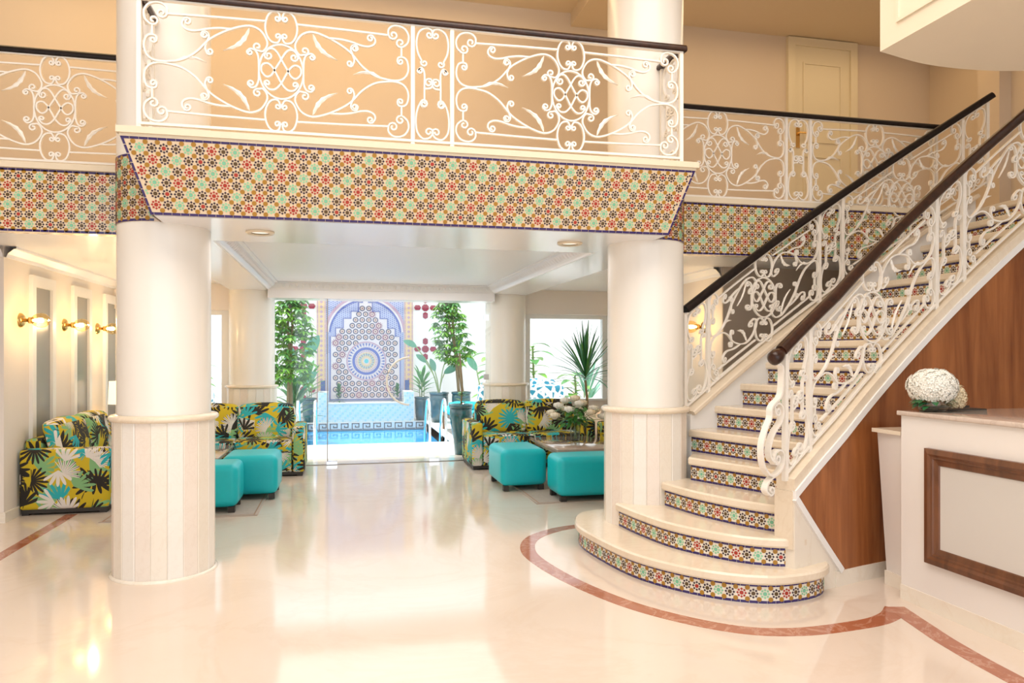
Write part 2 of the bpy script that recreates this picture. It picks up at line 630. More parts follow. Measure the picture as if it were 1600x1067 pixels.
sbox('floor', (-6, -4, -0.2), (8, 11.0, 0), 'floor_marble')
sbox('wall_left', (XL - 0.3, YW, 0), (XL, 11.0, 2.75), 'lounge_wall')
sbox('wall_right', (XR, YW + 0.001, 0), (XR + 0.3, 11.0, 2.75), 'lounge_wall')
sbox('wall_gallery_west', (-6, YW, 0), (XL - 0.3, YW + 0.2, 2.75), 'lounge_wall')
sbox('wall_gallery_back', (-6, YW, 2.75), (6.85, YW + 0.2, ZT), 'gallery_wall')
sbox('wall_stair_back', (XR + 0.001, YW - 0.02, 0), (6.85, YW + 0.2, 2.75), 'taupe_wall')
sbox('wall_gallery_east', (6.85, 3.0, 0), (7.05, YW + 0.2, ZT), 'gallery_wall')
sbox('wall_lobby_west', (-6.2, -4, 0), (-6, YW, 6.5), 'lobby_wall')
sbox('wall_lobby_east', (6.85, -4, 0), (7.05, 3.0, 6.5), 'lobby_wall')
m = MB()
m.box((-6, -4.2, 5.0), (7, -4, 6.5)).box((-6, -4.2, 0), (-5, -4, 5.0)).box((6, -4.2, 0), (7, -4, 5.0))
structure(m.build('wall_front', 'lobby_wall'))
sbox('ceiling_gallery', (-6, 4.2, ZT), (7.05, YW + 0.2, ZT + 0.2), 'gallery_ceiling')
sbox('ceiling_lobby', (-6.2, -4.2, 6.5), (7.05, 4.4, 6.7), 'ceiling_white')
sbox('wall_lobby_upper', (-6, 4.2, ZT + 0.2), (7.05, 4.4, 6.5), 'lobby_wall')
sbox('trim_gallery_beam', (2.36, 5.9, 4.98), (2.8, YW, ZT), 'gallery_ceiling')
# pilaster beside the gallery door wall
sbox('trim_pilaster', (6.70, 6.35, Z2), (6.85, 6.62, ZT), 'gallery_wall')

# lounge ceiling, beams and coffer
m = MB()
m.box((-6, 5.92, ZC), (6.85, YW, 2.75)).box((XL, YW, ZC), (XR, 11.0, 2.75))
structure(m.build('ceiling_lounge', 'ceiling_white'))
for s in (-1, 1):
    xa, xb = sorted((CX + s * 1.55, CX + s * 2.05))
    sbox('trim_side_beam', (xa, 6.0, ZS), (xb, 11.0, ZC), 'soffit_white')
sbox('trim_front_beam', (CX - 1.735, 5.02, ZS - 0.002), (CX + 1.735, 6.0, ZS + 0.12), 'soffit_white')
sbox('trim_back_beam', (CX - 1.55, 10.32, 2.27), (CX + 1.55, 10.75, ZC), 'soffit_white')
for s in (-1, 1):
    xa, xb = (XL, CX - 2.05) if s < 0 else (CX + 2.05, XR)
    sbox('trim_window_beam', (xa, 10.72, 2.12), (xb, 11.0, ZC), 'lounge_wall')


def crown(name, pts, closed, mat='ceiling_white', c=0.13, h=0.10, parent=None):
    """cove moulding following pts (lower outer edge); leaf-like dentils carved on its face"""
    prof = [(0, 0), (0.018, 0), (0.022, 0.018), (0.05, 0.05), (c - 0.03, h - 0.02), (c - 0.025, h - 0.005), (c, h), (0, h)]
    m = MB()
    m.sweep(pts, prof, [V(0, 0, 1)] * len(pts), closed, 0, False, True)
    return m.build(name, mat, parent)


# crown round the coffer: four mitred runs
xa, xb, ya, yb = CX - 1.55, CX + 1.55, 6.0, 10.32
c, h = 0.14, 0.10
runs = [((xa, ya), (xa, yb), (1, 0)), ((xb, ya), (xb, yb), (-1, 0)), ((xa, yb), (xb, yb), (0, -1)), ((xa, ya), (xb, ya), (0, 1))]
prof = [(0, 0), (0.02, 0.0), (0.028, 0.016), (0.05, 0.03), (0.095, 0.07), (0.105, 0.085), (0.14, 0.088), (0.14, 0.1)]
for (p, q, nrm) in runs:
    m = MB()
    n = V(nrm[0], nrm[1], 0)
    d = (V(q[0], q[1], 0) - V(p[0], p[1], 0)).normalized()
    A, B = V(p[0], p[1], ZS), V(q[0], q[1], ZS)
    ring = []
    for o, z in prof:
        ring.append((A + n * o + d * o + V(0, 0, z), B + n * o - d * o + V(0, 0, z)))
    for i in range(len(ring) - 1):
        m.poly([ring[i][0], ring[i][1], ring[i + 1][1], ring[i + 1][0]])
    tr = structure(m.build('trim_coffer_crown', 'ceiling_white'))
    # raised leaf-and-dart relief along the run, pieces a few pixels wide
    Lr = (B - A).length
    m = MB()
    k = int(Lr / 0.085)
    for i in range(2, k - 1):
        t = (i + 0.5) / k
        base = A.lerp(B, t) + n * 0.052 + V(0, 0, 0.028)
        if min(t, 1 - t) * Lr < 0.12:
            continue
        for w_, hh in ((0.026, 0.012),):
            e = n * 0.05 + V(0, 0, 0.045)
            out = (n * 0.6 - V(0, 0, 0.8)).normalized() * hh
            a_, b_, c_, d_ = base - d * w_ * 0.5, base + d * w_ * 0.5, base + e + d * w_, base + e - d * w_
            m.faces([a_, b_, c_, d_, (a_ + b_) / 2 + e * 0.5 + out], [(0, 1, 4), (1, 2, 4), (2, 3, 4), (3, 0, 4)])
    prop(m.build('leaf_relief', 'ceiling_white', tr), kind='stuff')

# cornice along the lounge side walls
for nm, x, s in (('trim_cornice_west', XL, 1), ('trim_cornice_east', XR, -1)):
    m = MB()
    pr = [(0, 0), (0.02, 0), (0.03, 0.03), (0.08, 0.075), (0.1, 0.08), (0.1, 0.1)]
    for i in range(len(pr) - 1):
        (a, z1), (b, z2) = pr[i], pr[i + 1]
        m.poly([(x + s * a, YW, ZC - 0.1 + z1), (x + s * a, 11, ZC - 0.1 + z1), (x + s * b, 11, ZC - 0.1 + z2), (x + s * b, YW, ZC - 0.1 + z2)])
    if s > 0:
        for i in range(len(pr) - 1):
            (a, z1), (b, z2) = pr[i], pr[i + 1]
            m.poly([(-6, YW - a, ZC - 0.1 + z1), (XL, YW - a, ZC - 0.1 + z1), (XL, YW - b, ZC - 0.1 + z2), (-6, YW - b, ZC - 0.1 + z2)])
    structure(m.build(nm, 'ceiling_white'))
sbox('baseboard_west', (-6, YW - 0.02, 0), (XL + 0.02, YW, 0.09), 'cream_marble')
sbox('baseboard_left', (XL, YW, 0), (XL + 0.02, 11, 0.09), 'cream_marble')

# red marble inlay strips in the floor
def ribbon(name, pts, w, lift=0.0008):
    P = catmull([V(x, y, 0) for x, y in pts], 8) if len(pts) > 2 else [V(*p, 0) for p in pts]
    m = MB()
    m.sweep([p + V(0, 0, lift) for p in P], [(-w / 2, -0.004), (w / 2, -0.004), (w / 2, 0.0006), (-w / 2, 0.0006)], [V(0, 0, 1)] * len(P), False, 0, False)
    return structure(m.build(name, 'red_marble'))


ribbon('trim_floor_inlay_west', [(-2.48, -3.0), (-2.48, 7.7)], 0.10)
ribbon('trim_floor_inlay_stair', [(2.3, 6.25), (2.0, 6.16), (1.78, 6.07), (1.54, 5.86), (1.41, 5.56), (1.39, 5.21), (1.5, 4.64), (1.72, 4.09), (2.06, 3.68), (2.40, 3.54), (2.84, 3.56), (3.06, 3.63), (3.2, 3.74)], 0.115)
ribbon('trim_floor_inlay_desk', [(3.21, 3.76), (3.135, 3.45), (3.08, 3.2), (3.03, 2.77), (2.95, 1.6)], 0.115, 0.0013)

# upper floor: slab of the projecting balcony and the two recessed galleries
m = MB()
m.box((CX - 1.905, 4.825, 2.84), (CX + 1.905, 6.0, Z2)).box((CX - 1.89, 4.84, 2.822), (CX + 1.89, 6.0, 2.84))
structure(m.build('trim_balcony_ledge', 'ledge_cream'))
m = MB()
m.box((-6, 5.88, 2.835), (CX - 1.9, YW, Z2)).box((CX - 1.9, 6.0, 2.835), (CX + 1.9, YW, Z2)).box((CX + 1.9, 5.88, 2.835), (6.85, YW, Z2))
structure(m.build('floor_gallery', 'ledge_cream'))

# corbelled balcony body carrying the mosaic (faces lean inwards towards the bottom)
tx, ty, tz = 1.885, 4.845, 2.825
bx_, by_, bz = 1.75, 5.0, ZS
m = MB()
T = [V(CX - tx, 5.95, tz), V(CX - tx, ty, tz), V(CX + tx, ty, tz), V(CX + tx, 5.95, tz)]
B = [V(CX - bx_, 5.95, bz), V(CX - bx_, by_, bz), V(CX + bx_, by_, bz), V(CX + bx_, 5.95, bz)]
for i in range(3):
    m.poly([B[i], B[i + 1], T[i + 1], T[i]])
m.poly(T)
balcony = structure(m.build('wall_balcony_front', 'mosaic_base'))
gal_w = sbox('wall_gallery_edge_west', (-6, 5.9, ZS), (CX - 1.7, 5.98, 2.835), 'mosaic_base')
gal_e = sbox('wall_gallery_edge_east', (CX + 1.7, 5.9, ZS), (6.85, 5.98, 2.835), 'mosaic_base')

# ------------------------------------------------------------------ zellige mosaic
MOS = ['mosaic_dark', 'mosaic_brown', 'mosaic_red', 'mosaic_green', 'mosaic_mint', 'mosaic_ochre', 'mosaic_blue']


def mosaic(name, S, Lu, Hv, parent, pitch=0.068, inside=None, border=True, rows=None, top=True, bottom=True, ph=0, inset=None):
    """S(u, v, w) -> point; Lu x Hv patch filled with eight-petal rosettes, ochre octagons and a blue border course"""
    m = MB()
    D = 0.0018
    ok = inside or (lambda u, v: True)

    def piece(poly, mat):
        if not all(ok(u, v) for u, v in poly):
            return
        a = [S(u, v, 0.0003) for u, v in poly]
        b = [S(u, v, D) for u, v in poly]
        k = len(poly)
        m.poly(b, mat)
        m.faces(a + b, [(i, (i + 1) % k, k + (i + 1) % k, k + i) for i in range(k)], mat)

    bh = 0.019 if border else 0.0
    inner = Hv - 2 * bh
    nr = rows or max(1, int(inner / pitch))
    v0 = bh + (inner - nr * pitch) / 2
    nc = int(Lu / pitch) + 1
    for j in range(nr):
        for i in range(nc):
            cu, cv = (i + 0.5) * pitch, v0 + (j + 0.5) * pitch
            kk = (i + (nr - 1 - j) + ph) % 4
            cc, pc = {0: (1, 0), 1: (3, 4), 2: (1, 0), 3: (2, 2)}[kk]
            if kk == 3 and (i * 7 + j * 3) % 3 == 0:
                pc = 0
            r = pitch * 0.185
            piece([(cu + r * math.cos(a * PI / 4 + PI / 8), cv + r * math.sin(a * PI / 4 + PI / 8)) for a in range(8)], cc)
            for a in range(8):
                t = a * PI / 4
                e, f = (math.cos(t), math.sin(t)), (-math.sin(t), math.cos(t))
                q = [(0.225, 0), (0.33, 0.118), (0.465, 0), (0.33, -0.118)]
                piece([(cu + pitch * (x * e[0] + y * f[0]), cv + pitch * (x * e[1] + y * f[1])) for x, y in q], pc)
    for j in range(nr + 1):
        for i in range(nc + 1):
            cu, cv = i * pitch, v0 + j * pitch
            r = pitch * 0.225
            piece([(cu + r * math.cos(a * PI / 4 + PI / 8), cv + r * math.sin(a * PI / 4 + PI / 8)) for a in range(8)], 5)
    if border:
        k = int(Lu / 0.052)
        for (va, vb, on) in ((0.001, bh - 0.002, bottom), (Hv - bh + 0.002, Hv - 0.001, top)):
            if not on:
                continue
            for i in range(k + 1):
                ua, ub = i * 0.052, min(Lu, (i + 1) * 0.052 - 0.0025)
                if ub - ua < 0.005:
                    continue
                if inset:
                    lo, hi = inset((va + vb) / 2)
                    ua, ub = max(ua, lo), min(ub, hi)
                    if ub - ua < 0.004:
                        continue
                piece_s = [(ua, va), (ub, va), (ub, vb), (ua, vb)]
                a_ = [S(u, v, 0.0003) for u, v in piece_s]
                b_ = [S(u, v, D) for u, v in piece_s]
                m.poly(b_, 6)
                m.faces(a_ + b_, [(q, (q + 1) % 4, 4 + (q + 1) % 4, 4 + q) for q in range(4)], 6)
    return prop(m.build(name, MOS, parent), kind='stuff')


# front of the balcony
fu = (T[1] - B[1])
Hf = V(0, fu.y, fu.z).length
nf = V(0, -fu.z, fu.y).normalized()


def S_front(u, v, w):
    t = v / Hf
    return V(CX - tx + u, by_ + (ty - by_) * t, bz + (tz - bz) * t) + nf * w


def in_front(u, v):
    t = v / Hf
    half = bx_ + (tx - bx_) * t - 0.016
    return abs(u - tx) < half and 0 < v < Hf


mosaic('mosaic', S_front, 2 * tx, Hf, balcony, inside=in_front, rows=6, pitch=0.0685, inset=lambda v: (tx - (bx_ + (tx - bx_) * v / Hf), tx + (bx_ + (tx - bx_) * v / Hf)))
# blue tiles up the two slanted corners
m = MB()
for s in (-1, 1):
    for i in range(9):
        for face in (0, 1):
            t0, t1 = i / 9 + 0.006, (i + 1) / 9 - 0.004
            p = []
            for t, o in ((t0, 0.001), (t1, 0.001), (t1, 0.014), (t0, 0.014)):
                hx = bx_ + (tx - bx_) * t
                y = by_ + (ty - by_) * t
                z = bz + (tz - bz) * t
                p.append(V(CX + s * (hx - (o if face == 0 else 0)), y + (o if face else 0), z) + (nf * 0.002 if face == 0 else V(s * 0.002, 0, -0.0005)))
            m.poly(p)
prop(m.build('border_tiles', 'mosaic_blue', balcony), kind='stuff')
# the two leaning flanks
for s in (-1, 1):
    def S_side(u, v, w, s=s):
        t = v / Hf
        return V(CX + s * (bx_ + (tx - bx_) * t), by_ + (ty - by_) * t + u, bz + (tz - bz) * t) + V(s * w, 0, -0.3 * w)
    mosaic('mosaic', S_side, 0.95, Hf, balcony, rows=6, pitch=0.0685, inside=lambda u, v: u > 0.016 and u < 0.94)
# recessed gallery edges
Hg = 2.83 - ZS
mosaic('mosaic', lambda u, v, w: V(-5.95 + u, 5.9 - w, ZS + 0.003 + v), 4.8, Hg, gal_w, rows=6, ph=1)
mosaic('mosaic', lambda u, v, w: V(2.3 + u, 5.9 - w, ZS + 0.003 + v), 3.7, Hg, gal_e, rows=6, ph=2)

# ------------------------------------------------------------------ columns
def staved_column(loc, z0, ztop, label, collar=False):
    x, y = loc
    col = empty('column', (x, y, 0), label, 'column', kind='structure')
    m = MB()
    m.lathe([(0.30, 1.05), (0.30, ztop)], (x, y, 0), 48)
    m.build('shaft', 'column_paint', col)
    m = MB()
    m.lathe([(0.32, 1.05), (0.345, 1.055), (0.352, 1.068), (0.352, 1.08), (0.342, 1.092), (0.302, 1.098)], (x, y, 0), 48)
    m.build('ring_moulding', 'tread_marble', col)
    if z0 == 0:
        m = MB()
        m.lathe([(0.345, 0.0), (0.345, 0.012), (0.328, 0.018)], (x, y, 0), 40)
        m.build('plinth', 'cream_marble', col)
    n = 20
    r = 0.325
    half = r * math.tan(PI / n)
    mb = MB()
    e = 0.0022
    mb.faces([(r - 0.04, -half * 0.85, z0), (r - e * 2, -half + e * 0.5, z0), (r, -half + e * 3, z0), (r, half - e * 3, z0), (r - e * 2, half - e * 0.5, z0), (r - 0.04, half * 0.85, z0),
              (r - 0.04, -half * 0.85, 1.06), (r - e * 2, -half + e * 0.5, 1.06), (r, -half + e * 3, 1.06), (r, half - e * 3, 1.06), (r - e * 2, half - e * 0.5, 1.06), (r - 0.04, half * 0.85, 1.06)],
             [(i, i + 1, i + 7, i + 6) for i in range(5)])
    me = None
    for i in range(n):
        if me is None:
            o = mb.build('stave', STAVES[0], None)
            me = o.data
            metas = [me]
            for extra in STAVES[1:]:
                c2 = me.copy()
                c2.materials[0] = MATS[extra]
                metas.append(c2)
        else:
            o = bpy.data.objects.new('stave', metas[(i * 7) % 3])
            COL.objects.link(o)
        o.parent = col
        o.location = (0, 0, 0)
        o.rotation_euler = (0, 0, 2 * PI * i / n + 0.1)
    if collar:
        m = MB()
        m.lathe([(0.3025, ZS + 0.002), (0.3025, 2.83)], (x, y, 0), 48)
        cl = m.build('tile_collar', 'mosaic_base', col)
        a0 = PI * 0.6 if x < CX else -PI * 0.6
        span = 0.9 * PI

        def S(u, v, w):
            a = a0 + u / 0.303 if x < CX else a0 + u / 0.303
            return V(x + (0.3035 + w) * math.cos(a), y + (0.3035 + w) * math.sin(a), ZS + 0.004 + v)
        mosaic('mosaic', S, span * 0.303, Hg, cl, rows=6)
    return col


STAVES = ['stave_marble', 'stave_marble_pale', 'stave_marble_rose']
marble('stave_marble_pale', (0.83, 0.79, 0.72), (0.89, 0.85, 0.79), (0.74, 0.66, 0.56), rough=0.2, scale=5, veinscale=7, veinamt=0.15)
marble('stave_marble_rose', (0.80, 0.71, 0.62), (0.86, 0.78, 0.70), (0.70, 0.58, 0.48), rough=0.2, scale=5, veinscale=7, veinamt=0.2)
staved_column((CX - 1.79, 5.56), 0, ZT, 'round cream column with staved marble dado standing free on the lobby floor', True)
staved_column((CX + 1.79, 5.52), 0.18, ZT, 'round cream column with staved marble dado rising from the lowest stair steps', True)
staved_column((CX - 1.79, 10.7), 0, ZC, 'round column behind the two-cushion sofa beside the door joint')
staved_column((CX + 1.79, 10.7), 0, ZC, 'round column behind the sofa near the rose vase')

# recessed downlights under the front beam
for s, lab in ((-1, 'round recessed downlight under the balcony beam near the free-standing column'), (1, 'round recessed downlight under the balcony beam near the stair column')):
    x, y = CX + s * 1.15, 5.5
    d = empty('downlight', (x, y, ZS), lab, 'light', 'downlights in the balcony beam')
    MB().lathe([(0.062, ZS - 0.001), (0.098, ZS - 0.001), (0.098, ZS - 0.012), (0.088, ZS - 0.02), (0.062, ZS - 0.014)], (x, y, 0), 28).build('rim', 'ledge_cream', d)
    MB().lathe([(0.0, ZS - 0.006), (0.064, ZS - 0.006)], (x, y, 0), 24).build('lens', 'downlight_glow', d)

# canopy over the reception desk: panelled flank, gently bowed far edge
zc = 3.3
edge = [V(3.11, 3.76, 0), V(3.53, 3.86, 0), (V(3.95, 3.86, 0)), V(4.3, 3.78, 0), V(4.8, 3.6, 0), V(5.4, 3.2, 0)]
E_ = [(p.x, p.y) for p in catmull(edge, 6)]
can = structure(MB().prism([(3.11, 1.6)] + E_ + [(5.4, 1.6)], zc, 5.0).build('ceiling_canopy', 'canopy_cream'))
m = MB()
for (y0, y1, z0, z1) in ((1.7, 3.6, zc + 0.11, zc + 0.13), (1.7, 3.6, 4.6, 4.62), (3.6, 3.62, zc + 0.11, 4.62)):
    m.box((3.098, y0, z0), (3.11, y1, z1))
m.build('panel_moulding', 'canopy_cream', can)

# door on the gallery
dx0, dx1 = 4.92, 5.82
door = structure(MB().box((dx0 + 0.09, YW - 0.025, Z2), (dx1 - 0.09, YW, ZT - 0.1)).build('door_1', 'door_cream'))
m = MB()
m.box((dx0, YW - 0.05, Z2 + 0.001), (dx0 + 0.09, YW, ZT - 0.01)).box((dx1 - 0.09, YW - 0.05, Z2), (dx1, YW, ZT - 0.01)).box((dx0 + 0.09, YW - 0.05, ZT - 0.1), (dx1 - 0.09, YW, ZT - 0.01))
m.build('door_frame', 'door_cream', door)
for za, zb in ((Z2 + 0.2, Z2 + 0.9), (Z2 + 1.05, ZT - 0.28)):
    m = MB()
    for a, b in (((dx0 + 0.2, za), (dx1 - 0.2, za + 0.02)), ((dx0 + 0.2, zb - 0.02), (dx1 - 0.2, zb)), ((dx0 + 0.2, za + 0.02), (dx0 + 0.22, zb - 0.02)), ((dx1 - 0.22, za + 0.02), (dx1 - 0.2, zb - 0.02))):
        m.box((a[0], YW - 0.037, a[1]), (b[0], YW - 0.025, b[1]))
    m.build('door_panel', 'door_cream', door)
m = MB()
m.box((5.03, YW - 0.032, 3.86), (5.075, YW - 0.025, 4.1))
m.tube([(5.05, YW - 0.03, 4.02), (5.05, YW - 0.075, 4.02), (5.16, YW - 0.075, 4.02)], 0.011)
m.build('door_handle', 'brass', door)

# ------------------------------------------------------------------ curved staircase
RISE, GO = 0.18, 0.285
PHI, KAP = math.radians(17.42), math.radians(-2.1375)
RF = GO / abs(KAP)
F5 = V(2.767, 5.493, 0)
CEN = F5 + V(math.sin(PHI), -math.cos(PHI), 0) * RF


def arc(k, w, z=0.0):
    a = PHI + KAP * (k - 5)
    return CEN + V(-math.sin(a), math.cos(a), 0) * (RF - w) + V(0, 0, z)


def arc_n(k):
    a = PHI + KAP * (k - 5)
    return V(math.sin(a), -math.cos(a), 0)


def kdir(k):
    a = PHI + KAP * (k - 5)
    return V(math.cos(a), math.sin(a), 0)


WT, WO = 1.25, 1.37
STEPS = 16
stair = empty('staircase', (3.6, 4.9, 0), 'curved marble staircase with mosaic tiled risers climbing past the column', 'staircase')


def arclen(P):
    s = [0]
    for i in range(len(P) - 1):
        s.append(s[-1] + (P[i + 1] - P[i]).length)
    return s


def path_surface(P, z0):
    s = arclen(P)

    def S(u, v, w):
        u = min(max(u, 0), s[-1] - 1e-6)
        i = max(j for j in range(len(s) - 1) if s[j] <= u + 1e-9)
        t = (u - s[i]) / (s[i + 1] - s[i])
        p = P[i].lerp(P[i + 1], t)

        def tan(j):
            a = P[max(0, j - 1)]
            b = P[min(len(P) - 1, j + 1)]
            return (b - a).normalized()
        tt = tan(i).lerp(tan(i + 1), t).normalized()
        n = V(tt.y, -tt.x, 0)
        return p + n * w + V(0, 0, z0 + v)
    return S, s[-1]


def offset_path(P, o):
    out = []
    for i, p in enumerate(P):
        t = (P[min(len(P) - 1, i + 1)] - P[max(0, i - 1)]).normalized()
        out.append(p + V(t.y, -t.x, 0) * o)
    return out


def round_tread(name, xy, z0, z1, parent):
    m = MB()
    m.prism(xy, z0, z1)
    o = m.build(name, 'tread_marble', parent)
    return o


CUR = {
    1: catmull([V(2.25, 5.98, 0), V(1.98, 5.88, 0), V(1.83, 5.55, 0), V(1.83, 5.15, 0), V(1.93, 4.6, 0), V(2.18, 4.18, 0), V(2.49, 3.97, 0), V(2.79, 3.985, 0), V(2.96, 4.08, 0), V(3.02, 4.2, 0)], 8),
    2: catmull([V(2.09, 5.36, 0), V(2.13, 5.0, 0), V(2.22, 4.62, 0), V(2.44, 4.26, 0), V(2.66, 4.10, 0), V(2.82, 4.10, 0), V(2.90, 4.2, 0)], 8),
    3: catmull([V(2.39, 5.18, 0), V(2.46, 4.8, 0), V(2.58, 4.48, 0), V(2.70, 4.27, 0), V(2.81, 4.16, 0), V(2.88, 4.19, 0)], 8),
    4: [V(2.615, 5.2, 0), V(2.70, 4.99, 0), V(2.80, 4.74, 0), V(2.90, 4.49, 0), V(2.935, 4.40, 0)],
}
INNER = {
    1: [(3.04, 4.24), (3.0, 4.4), (2.9, 4.7), (2.62, 5.25), (2.5, 5.75)],
    2: [(2.97, 4.26), (2.95, 4.5), (2.85, 4.8), (2.65, 5.25), (2.4, 5.4)],
    3: [(2.95, 4.25), (3.0, 4.4), (2.92, 4.7), (2.75, 5.25), (2.6, 5.3)],
}
for k in range(1, STEPS + 1):
    z0, z1 = (k - 1) * RISE, k * RISE
    if k <= 3:
        P = CUR[k]
        xy = [(p.x, p.y) for p in P] + INNER[k]
        nose = [(p.x, p.y) for p in offset_path(P, 0.032)] + INNER[k]
    elif k == 4:
        P = CUR[4]
        back = [arc(5.15, WT), arc(5.15, 0.0)]
        xy = [(p.x, p.y) for p in P] + [(b.x, b.y) for b in back]
        nose = [(p.x, p.y) for p in offset_path(P, 0.032)] + [(b.x, b.y) for b in back]
    else:
        P = [arc(k, WT * i / 6) for i in range(7)]
        kb = k + 1.15 if k < STEPS else k + 1.0
        xy = [(p.x, p.y) for p in P] + [(arc(kb, WT).x, arc(kb, WT).y), (arc(kb, 0).x, arc(kb, 0).y)]
        nose = [(p.x, p.y) for p in offset_path(P, 0.032)] + xy[-2:]
    zb = max(0.0, z0 - 0.35) if k > 4 else 0.0
    body = MB().prism(xy, zb if k > 1 else 0.001, z1 - 0.059).build('riser', 'cream_marble', stair)
    # tread with a softened nosing: three stacked courses make the half-round
    m = MB()
    nose2 = [(p.x, p.y) for p in offset_path(P, 0.022)] + nose[len(P):]
    za = z1 - 0.0585
    n_ = len(nose)
    lo = [V(x, y, za) for x, y in nose2]
    m1 = [V(x, y, za + 0.012) for x, y in nose]
    m2 = [V(x, y, z1 - 0.012) for x, y in nose]
    hi = [V(x, y, z1) for x, y in nose2]
    area = sum(nose[i][0] * nose[(i + 1) % n_][1] - nose[(i + 1) % n_][0] * nose[i][1] for i in range(n_))
    if area < 0:
        lo, m1, m2, hi = lo[::-1], m1[::-1], m2[::-1], hi[::-1]
    m.poly(lo[::-1])
    m.poly(hi)
    for A_, B_ in ((lo, m1), (m1, m2), (m2, hi)):
        m.faces(A_ + B_, [(i, (i + 1) % n_, n_ + (i + 1) % n_, n_ + i) for i in range(n_)])
    m.build('tread', 'tread_marble', stair)
    S, Lp = path_surface(P, z0 + (0.001 if k > 1 else 0.004))
    u0 = 0.0
    mosaic('mosaic', S, Lp, 0.118, body, rows=1, ph=k % 4)

# far stringer wall: white face with a sloping marble cap that starts from the column ring
def zcap(k):
    return RISE * k + 0.155 + 0.028 * max(0.0, 5 - k)


ks = [4.95 + i * 0.5 for i in range(24)]
ks = [k for k in ks if k <= 16.3]
m = MB()
vs_, fs_ = [], []
for k in ks:
    for w in (0.0, -0.11):
        vs_ += [arc(k, w, max(0, RISE * k - 0.55)), arc(k, w, zcap(k) - 0.035)]
for i in range(len(ks) - 1):
    a, b = i * 4, i * 4 + 4
    fs_ += [(a, a + 1, b + 1, b), (a + 2, b + 2, b + 3, a + 3), (a, b, b + 2, a + 2), (a + 1, a + 3, b + 3, b + 1)]
fs_ += [(0, 2, 3, 1)]
m.faces(vs_, fs_)
m.build('far_stringer', 'white_paint', stair)
m = MB()
P = [arc(k, -0.05, zcap(k)) for k in ks]
m.sweep(P, [(-0.075, -0.04), (0.085, -0.04), (0.09, -0.03), (0.09, -0.008), (0.08, 0), (-0.075, 0)], [V(0, 0, 1)] * len(P), False, 0, False)
m.build('far_cap', 'tread_marble', stair)

# near stringer: marble cap, white fascia strip, walnut wall below, marble end block
kn = [2.9 + i * 0.45 for i in range(31)]
kn = [k for k in kn if k <= 16.4]


def wall_strip(w, zlo, zhi, kk, thick=0.02):
    m = MB()
    vs_, fs_ = [], []
    for k in kk:
        for ww in (w, w - thick):
            vs_ += [arc(k, ww, zlo(k)), arc(k, ww, zhi(k))]
    for i in range(len(kk) - 1):
        a, b = i * 4, i * 4 + 4
        fs_ += [(a, b, b + 1, a + 1), (a + 2, a + 3, b + 3, b + 2), (a, a + 2, b + 2, b), (a + 1, b + 1, b + 3, a + 3)]
    e = (len(kk) - 1) * 4
    fs_ += [(0, 1, 3, 2), (e, e + 2, e + 3, e + 1)]
    m.faces(vs_, fs_)
    return m


m = wall_strip(WO, lambda k: zcap(k) - 0.075, lambda k: zcap(k), kn, WO - WT + 0.01)
m.build('near_cap', 'tread_marble', stair)
m = wall_strip(WO + 0.012, lambda k: zcap(k) - 0.125, lambda k: zcap(k) - 0.07, kn, 0.03)
m.build('stringer_trim', 'white_paint', stair)
# slanted boundary between marble end and walnut: from the newel foot down to the floor
KA, KB, ZA, ZB = 2.93, 4.95, 0.62, 0.10


def zslant(k):
    t = (k - KA) / (KB - KA)
    return ZA + (ZB - ZA) * t


kw = [KA + (KB - KA) * i / 6 for i in range(7)]
kk2 = kw + [KB + 0.5 * i for i in range(1, 23)]
m = wall_strip(WO - 0.004, lambda k: max(0.10, zslant(k)) if k < KB else 0.10, lambda k: zcap(k) - 0.12, kk2, 0.05)
m.build('veneer_wall', 'walnut_veneer', stair)
m = wall_strip(WO - 0.004, lambda k: 0.0, lambda k: zslant(k), kw, 0.10)
m.build('marble_flank', 'cream_marble', stair)
m = MB()
P = [arc(k, WO, zslant(k)) for k in kw]
m.sweep(P, [(-0.02, -0.012), (0.02, -0.012), (0.02, 0.014), (-0.02, 0.014)], [arc_n(k) for k in kw], False, 0, False)
m.build('slanted_trim', 'white_paint', stair)
m = wall_strip(WO + 0.004, lambda k: 0.0, lambda k: 0.10, [KB - 0.25 + 0.5 * i for i in range(20)], 0.03)
m.build('skirting', 'cream_marble', stair)
# end block of the near curb standing on the third tread
m = MB()
p = [arc(2.88, WO - 0.01), arc(2.88, WT - 0.02), arc(4.6, WT - 0.02), arc(4.6, WO - 0.01)]
m.prism([(q.x, q.y) for q in p], 0.3, 0.66)
m.build('curb_block', 'tread_marble', stair)
# landing at the top of the flight
p = [arc(16.95, -0.1), arc(16.95, WO), V(6.85, 4.3, 0), V(6.85, 5.9, 0)]
structure(MB().prism([(q.x, q.y) for q in p], 2.6, Z2).build('floor_landing', 'ledge_cream'))
sbox('wall_stair_end', (5.86, 4.46, 0), (6.85, 4.54, 2.6), 'walnut_veneer')
# ------------------------------------------------------------------ wrought iron balustrades
PW, PH = 1.635, 0.745


def zx(x, y):
    """sketch coordinates of the large panel -> panel metres (u from the first post, v from the bottom rail)"""
    yb = 708 + 0.041 * (x - 50)
    yt = 62 + 0.075 * (x - 50)
    return ((x - 65) / (816 - 65.0) * PW / 2, (yb - y) / (yb - yt) * PH)


def nx(x, y):
    yb = 622 + 0.045 * (x - 47)
    yt = 140 + 0.06 * (x - 47)
    return ((x - 47) / 170.0 * 0.2586, (yb - y) / (yb - yt) * PH)


